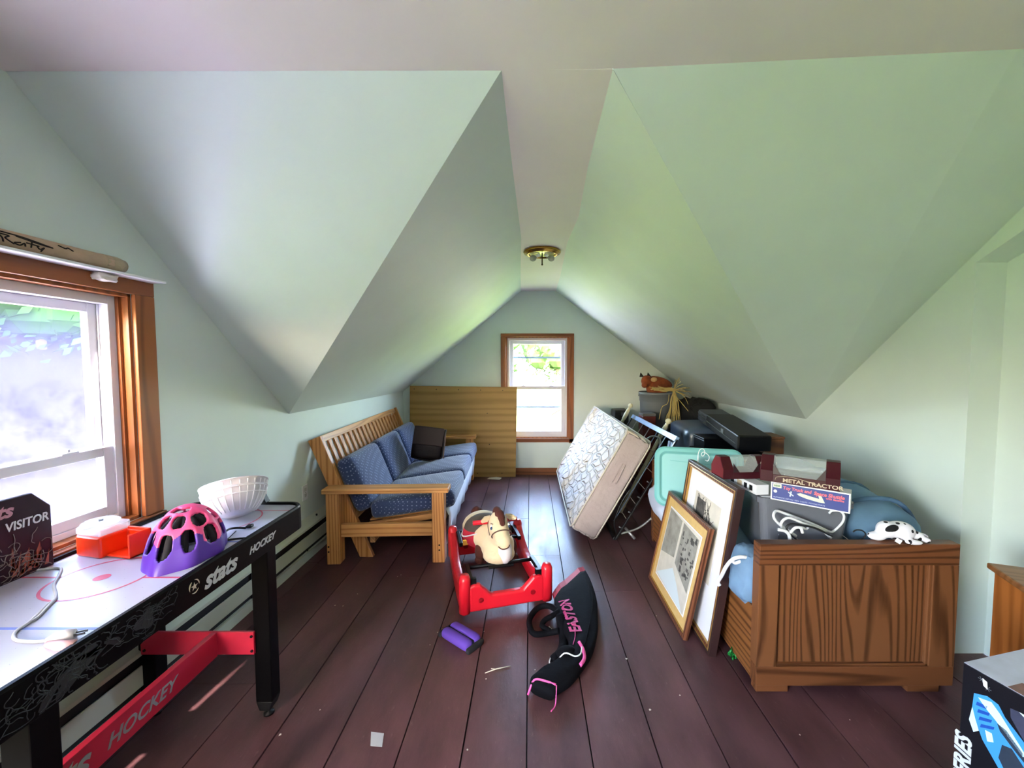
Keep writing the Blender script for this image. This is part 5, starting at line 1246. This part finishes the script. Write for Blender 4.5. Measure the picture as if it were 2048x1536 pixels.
bx('body', (-.10, -.10, 0), (.08, .14, .93), M('dark scuffed vinyl', '#2b2c28', .6, var=.5, vscale=14), t, .01); bx('clasp', (-.02, -.108, .86), (.02, -.10, .90), METALG, t, .001)
# grey bin with autumn things
CN = empty('grey_trash_can', (1.575, 5.10, .545), 0, 'grey tapered plastic trash can on the dark chest by the far wall', 'trash can')
GC_ = M('grey plastic can', '#676c70', .45)
MB().lathe([(0, 0), (.155, 0), (.16, .02), (.172, .25), (.180, .27), (.182, .33), (.196, .52), (.205, .53), (.206, .60), (.215, .605), (.216, .635), (.208, .64), (.204, .60), (.165, .02), (0, .02)][::-1], n=32).build('can_body', GC_, CN, smooth=True)
for sx in (-1, 1): MB().box((sx*.20-.02, -.03, .585), (sx*.20+.02, .03, .60)).build('can_handle', GC_, CN, .004)
STR = M('dry straw', '#b09a5c', .8); FOX = M('russet plush', '#7c3a18', .95, var=.5, vscale=9, bump=.5, bscale=60)
FX = empty('russet_plush_animal', (1.56, 5.04, 1.10), 0, 'russet brown plush animal with black ear lying on top of the trash can', 'soft toy')
mb = MB(); mb.ell((.04, .02, .20), (.17, .09, .07), rot=(0, R(16), 0)); mb.ell((-.13, -.02, .22), (.07, .07, .075)); mb.ell((-.17, -.07, .17), (.04, .05, .035)); mb.ell((.0, 0, .12), (.13, .12, .10)); mb.build('plush_body', FOX, FX, remesh=.014)
for sx in (-.19, -.10): MB().prism([(sx-.025, -.02, .27), (sx+.03, -.02, .27), (sx-.01, -.01, .325)], (0, .025, 0)).build('ear', M('black fur', '#14100e', .9) if 'black fur' not in bpy.data.materials else bpy.data.materials['black fur'], FX, .004)
MB().ell((-.06, -.085, .24), (.04, .02, .03)).build('pale_patch', M('cream fur', '#b08a5a', .95), FX, smooth=True)
ST = empty('straw_bundle', (1.70, 4.86, 1.18), 0, 'bundle of dry straw hanging down over the trash can', 'straw')
rs = random.Random(12)
def strand(pts, r): MB().tube(bez(pts, 5), r, 5).build('straw_strand', STR, ST, smooth=True)
for k in range(26):
    x_ = rs.uniform(-.05, .06); strand([(rs.uniform(-.30, -.12), rs.uniform(-.04, .04), rs.uniform(.03, .09)), (-.10, 0, rs.uniform(.02, .07)), (0, 0, rs.uniform(.02, .06)), (x_*.7, -.03, -.06), (x_, -.04, -.18), (x_*1.4+rs.uniform(-.03, .03), -.03, rs.uniform(-.42, -.25))], rs.uniform(.0025, .004))
for k in range(16):
    a = rs.uniform(-.5, 1.6); l_ = rs.uniform(.10, .20); strand([(0, -.02, .04), (l_*.5*math.cos(a), -.04, .04+l_*.5*math.sin(a)), (l_*math.cos(a)+.01, -.05, .03+l_*math.sin(a)*.9)], .003)
strand([(.02, -.03, .03), (.12, -.05, -.04), (.17, -.07, -.18), (.15, -.08, -.28)], .003); strand([(.0, -.03, .0), (.12, -.08, -.16), (.24, -.12, -.32)], .0035)
strand([(-.10, -.16, .0), (-.13, -.20, -.10), (-.20, -.22, -.14), (-.23, -.22, -.28)], .004)
t = empty('dark_bag', (2.01, 4.95, .545), 0, 'black cloth bag slumped in the corner behind the trash can', 'bag')
MB().soft((.38, .50, .56), .14, 10, noise=.02).build('bag_body', M('black cloth', '#0b0c0d', .9), t, smooth=True, loc=(0, 0, .285))
MB().tube(bez([(-.10, -.12, .50), (-.06, -.13, .565), (.03, -.12, .56), (.06, -.12, .50)], 4), .010, 6).build('carry_handle', bpy.data.materials['black cloth'], t, smooth=True)
t = empty('blue_grey_suitcase', (1.79, 4.10, .565), R(-4), 'blue grey hard suitcase lying flat behind the teal lid', 'suitcase')
SG = M('blue grey shell', '#3d4a5c', .3); 
MB().soft((.60, .66, .36), .07, 10, .02).build('shell', SG, t, smooth=True, loc=(0, 0, .183))
MB().tube([(-.28, -.335, .20), (.28, -.335, .20)], .006, 6).build('seam_band', BLACK, t); MB().tube(bez([(-.08, -.335, .27), (-.06, -.37, .27), (.06, -.37, .27), (.08, -.335, .27)], 4), .008, 6).build('handle', M('pale handle', '#8d98a4', .4), t, smooth=True)
# long black case
a, b = Vector((1.80, 4.12, 1.03)), Vector((1.66, 3.02, .945)); 
KC = empty('long_black_case', tuple(b), (math.atan2(a.z-b.z, 1.1), 0, math.atan2(b.x-a.x, a.y-b.y)), 'long black hard case with ribbed grey end lying on the pile', 'case')
KK = M('black hard shell', '#050507', .4, spec=.2)
bx('case_body', (-.11, 0, -.06), (.13, .80, .06), KK, KC, .012); GE = M('ribbed grey end', '#2b3038', .4, spec=.4)
eb = bx('end_section', (-.11, .80, -.06), (.13, 1.08, .055), GE, KC, .02)
for k in range(3): MB().tube([(-.112, .83, -.03+.03*k), (-.112, 1.05, -.03+.03*k)], .006, 6).build('rib', GE, eb, smooth=True)
MB().tube([(-.114, .03, -.01), (-.114, .78, .0)], .003, 5).build('edge_trim', METALG, KC)
bx('latch', (-.118, .3, .0), (-.11, .36, .03), METALG, KC, .001)
t = crate('black_case', (1.50, 3.50, .73), (2.10, 3.72, .89), KK, 'flat black case supporting the end of the long black case', 'case')
t.children[0].parent = t
bpy.data.objects['black_case'].location.z = .735
t = crate('dark_storage_tote', (1.42, 3.545, 0.0), (1.50, 3.585, .02), KK, 'x', 'box')
for c in list(t.children): bpy.data.objects.remove(c)
bpy.data.objects.remove(t)
WB = wood('brown wooden box', '#6b4224', '#4a2a14', 'x', 6, 3, .5, .2, .3)
t = empty('brown_wooden_box', (1.875, 3.20, .848), R(-4), 'small brown wooden box at the wall end of the long black case', 'box')
bx('body', (-.07, -.10, 0), (.07, .10, .115), WB, t, .004); bx('lid', (-.073, -.104, .117), (.073, .104, .135), WB, t, .004)

# ------------------------------------------------------------------ cabinet and toy car carton at the right edge
OAK = wood('orange oak veneer', '#a8642e', '#8a4c1e', 'z', 6, 3, .42, .12, .4, .1, .8)
CA = empty('oak_cabinet', (1.945, 1.705, 0), R(-21), 'orange oak cabinet near the opening at the right edge', 'cabinet')
bx('side_panel', (.02, -.27, .0), (.04, -.015, .675), OAK, CA, .002); bx('side_panel', (.38, -.27, .0), (.40, -.015, .675), OAK, CA, .002)
bx('back_panel', (.04, -.03, .02), (.38, -.02, .67), OAK, CA); bx('top', (0, -.30, .675), (.42, 0, .70), wood('oak top', '#8a5a36', '#70441f', 'x', 6, 3, .35, .1, .4, .1, .8), CA, .006)
dr = bx('door', (.042, -.285, .04), (.378, -.268, .66), OAK, CA, .004); MB().lathe([(.0, 0), (.014, 0), (.012, .012), (.005, .018), (.005, .022)][::-1], (.34, -.285, .36), 12, Matrix.Rotation(R(90), 3, 'X')).build('knob', BRASS, dr, smooth=True)
CT = empty('toy_car_carton', (1.345, 1.225, 0), R(13), 'tall dark carton printed with a blue toy car at the lower right', 'box')
CH = .62; CD = .62; DK = M('black glossy print', '#0f1016', .3)
bx('carton', (0, -CD, 0), (.46, 0, CH), DK, CT, .002)
tp_ = MB().prism([(.001, -CD+.001, CH), (.459, -CD+.001, CH), (.459, -.001, CH), (.001, -.001, CH)], (0, 0, .0008)).build('top_print', striped('sky and track print', [(.0, '#a59bb0'), (.32, '#c9cbd6'), (.42, '#b9b2b8'), (.5, '#6e4a44'), (.8, '#4d342e'), (1, '#c2a48c')], 'x', -0.0001, 0), CT)
SK = M('printed sky', '#b4b6cc', .3, var=.15, vscale=10); TRK = M('printed track brown', '#6a4440', .3, var=.4, vscale=16); SAND = M('printed sand', '#c9b29c', .3)
tp_.data.materials.clear(); tp_.data.materials.append(SK)
MB().prism([(.002, -.10, CH+.0008), (.06, -.10, CH+.0008), (.14, -.17, CH+.0008), (.30, -.19, CH+.0008), (.45, -.22, CH+.0008), (.45, -.5, CH+.0008), (.10, -.42, CH+.0008), (.002, -.24, CH+.0008)], (0, 0, .0006)).build('track_print', TRK, CT)
MB().prism([(.002, -.24, CH+.0014), (.10, -.42, CH+.0014), (.45, -.50, CH+.0014), (.45, -.61, CH+.0014), (.002, -.61, CH+.0014)], (0, 0, .0005)).build('sand_print', SAND, CT)
# left face print (plane x = 0, reading along -y); u = distance from far edge, v = height
def cp(u, v, l=.0008): return (-l, -u, v)
CBL = M('printed cyan car', '#3a88cc', .3, var=.12, vscale=9); CBD = M('printed deep blue', '#1d4aa0', .3); CWH = M('printed highlight', '#bfe0f4', .3); TY = M('printed tyre', '#33364a', .4, var=.5, vscale=14); RIM = M('printed rim', '#c4ccc8', .3); WSC = M('printed windscreen', '#2b3442', .25, var=.3, vscale=12)
def pf(nm, pts, mat, l, par=CT, th=.0004): return MB().prism([cp(u, v, l) for u, v in pts][::-1], (-th, 0, 0)).build(nm, mat, par)
car = pf('car_print', [(.030, .545), (.060, .560), (.085, .555), (.10, .53), (.16, .475), (.24, .40), (.30, .30), (.30, .15), (.22, .15), (.16, .27), (.10, .36), (.055, .42), (.045, .445), (.026, .47)], CBL, .0008)
pf('hood_line', [(.04, .54), (.07, .55), (.09, .53), (.15, .455), (.14, .45), (.08, .505), (.06, .52)], CWH, .0012, car)
for k in range(4): pf('grille_print', [(.038+.004*k, .525-.020*k), (.062+.006*k, .530-.016*k), (.060+.006*k, .520-.016*k), (.036+.004*k, .513-.020*k)], CBD, .0012, car)
pf('bumper_print', [(.028, .50), (.036, .47), (.046, .44), (.034, .425), (.022, .455)], CWH, .0012, car)
pf('side_window', [(.085, .498), (.105, .495), (.165, .435), (.170, .415), (.12, .455), (.092, .480)], WSC, .0012, car)
pf('windscreen', [(.098, .445), (.118, .452), (.168, .395), (.16, .345), (.13, .335), (.092, .400)], WSC, .0012, car)
pf('headlamp', [(.060, .455), (.075, .458), (.080, .435), (.066, .425)], CWH, .0012, car)
pf('racing_stripe', [(.17, .36), (.19, .345), (.25, .24), (.22, .25)], M('printed red', '#c8485a', .3), .0012, car)
wh = pf('wheel_print', [(.110, .566), (.128, .570), (.165, .548), (.205, .500), (.215, .468), (.200, .455), (.180, .462), (.140, .498), (.112, .540)], TY, .0014)
pf('wheel_rim', [(.128, .570), (.145, .572), (.185, .548), (.218, .495), (.215, .470), (.205, .500), (.165, .546)], RIM, .0018, wh)
text('lettering', 'SERIES', .055, M('print silver', '#c0c2c8', .3), CT, (-.0012, -.030, .24), (0, 0, 1), (0, 1, 0), .2, bold=.002)
for v in vars().get('dummy', []): pass
mb = MB()
for (u0, v0) in ((.045, .600), (.060, .583)):
    for k in range(6):
        a = k*math.pi/3; mb.tube([cp(u0, v0, .001), cp(u0+.008*math.cos(a), v0+.008*math.sin(a), .001)], .0006, 4)
mb.build('flake_emblem', M('print grey lines', '#5c616a', .4), CT).__setitem__('kind', 'stuff')
pf('small_label', [(.047, .606), (.058, .602), (.060, .580), (.050, .585)], M('print white', '#dde0e4', .3), .0012)
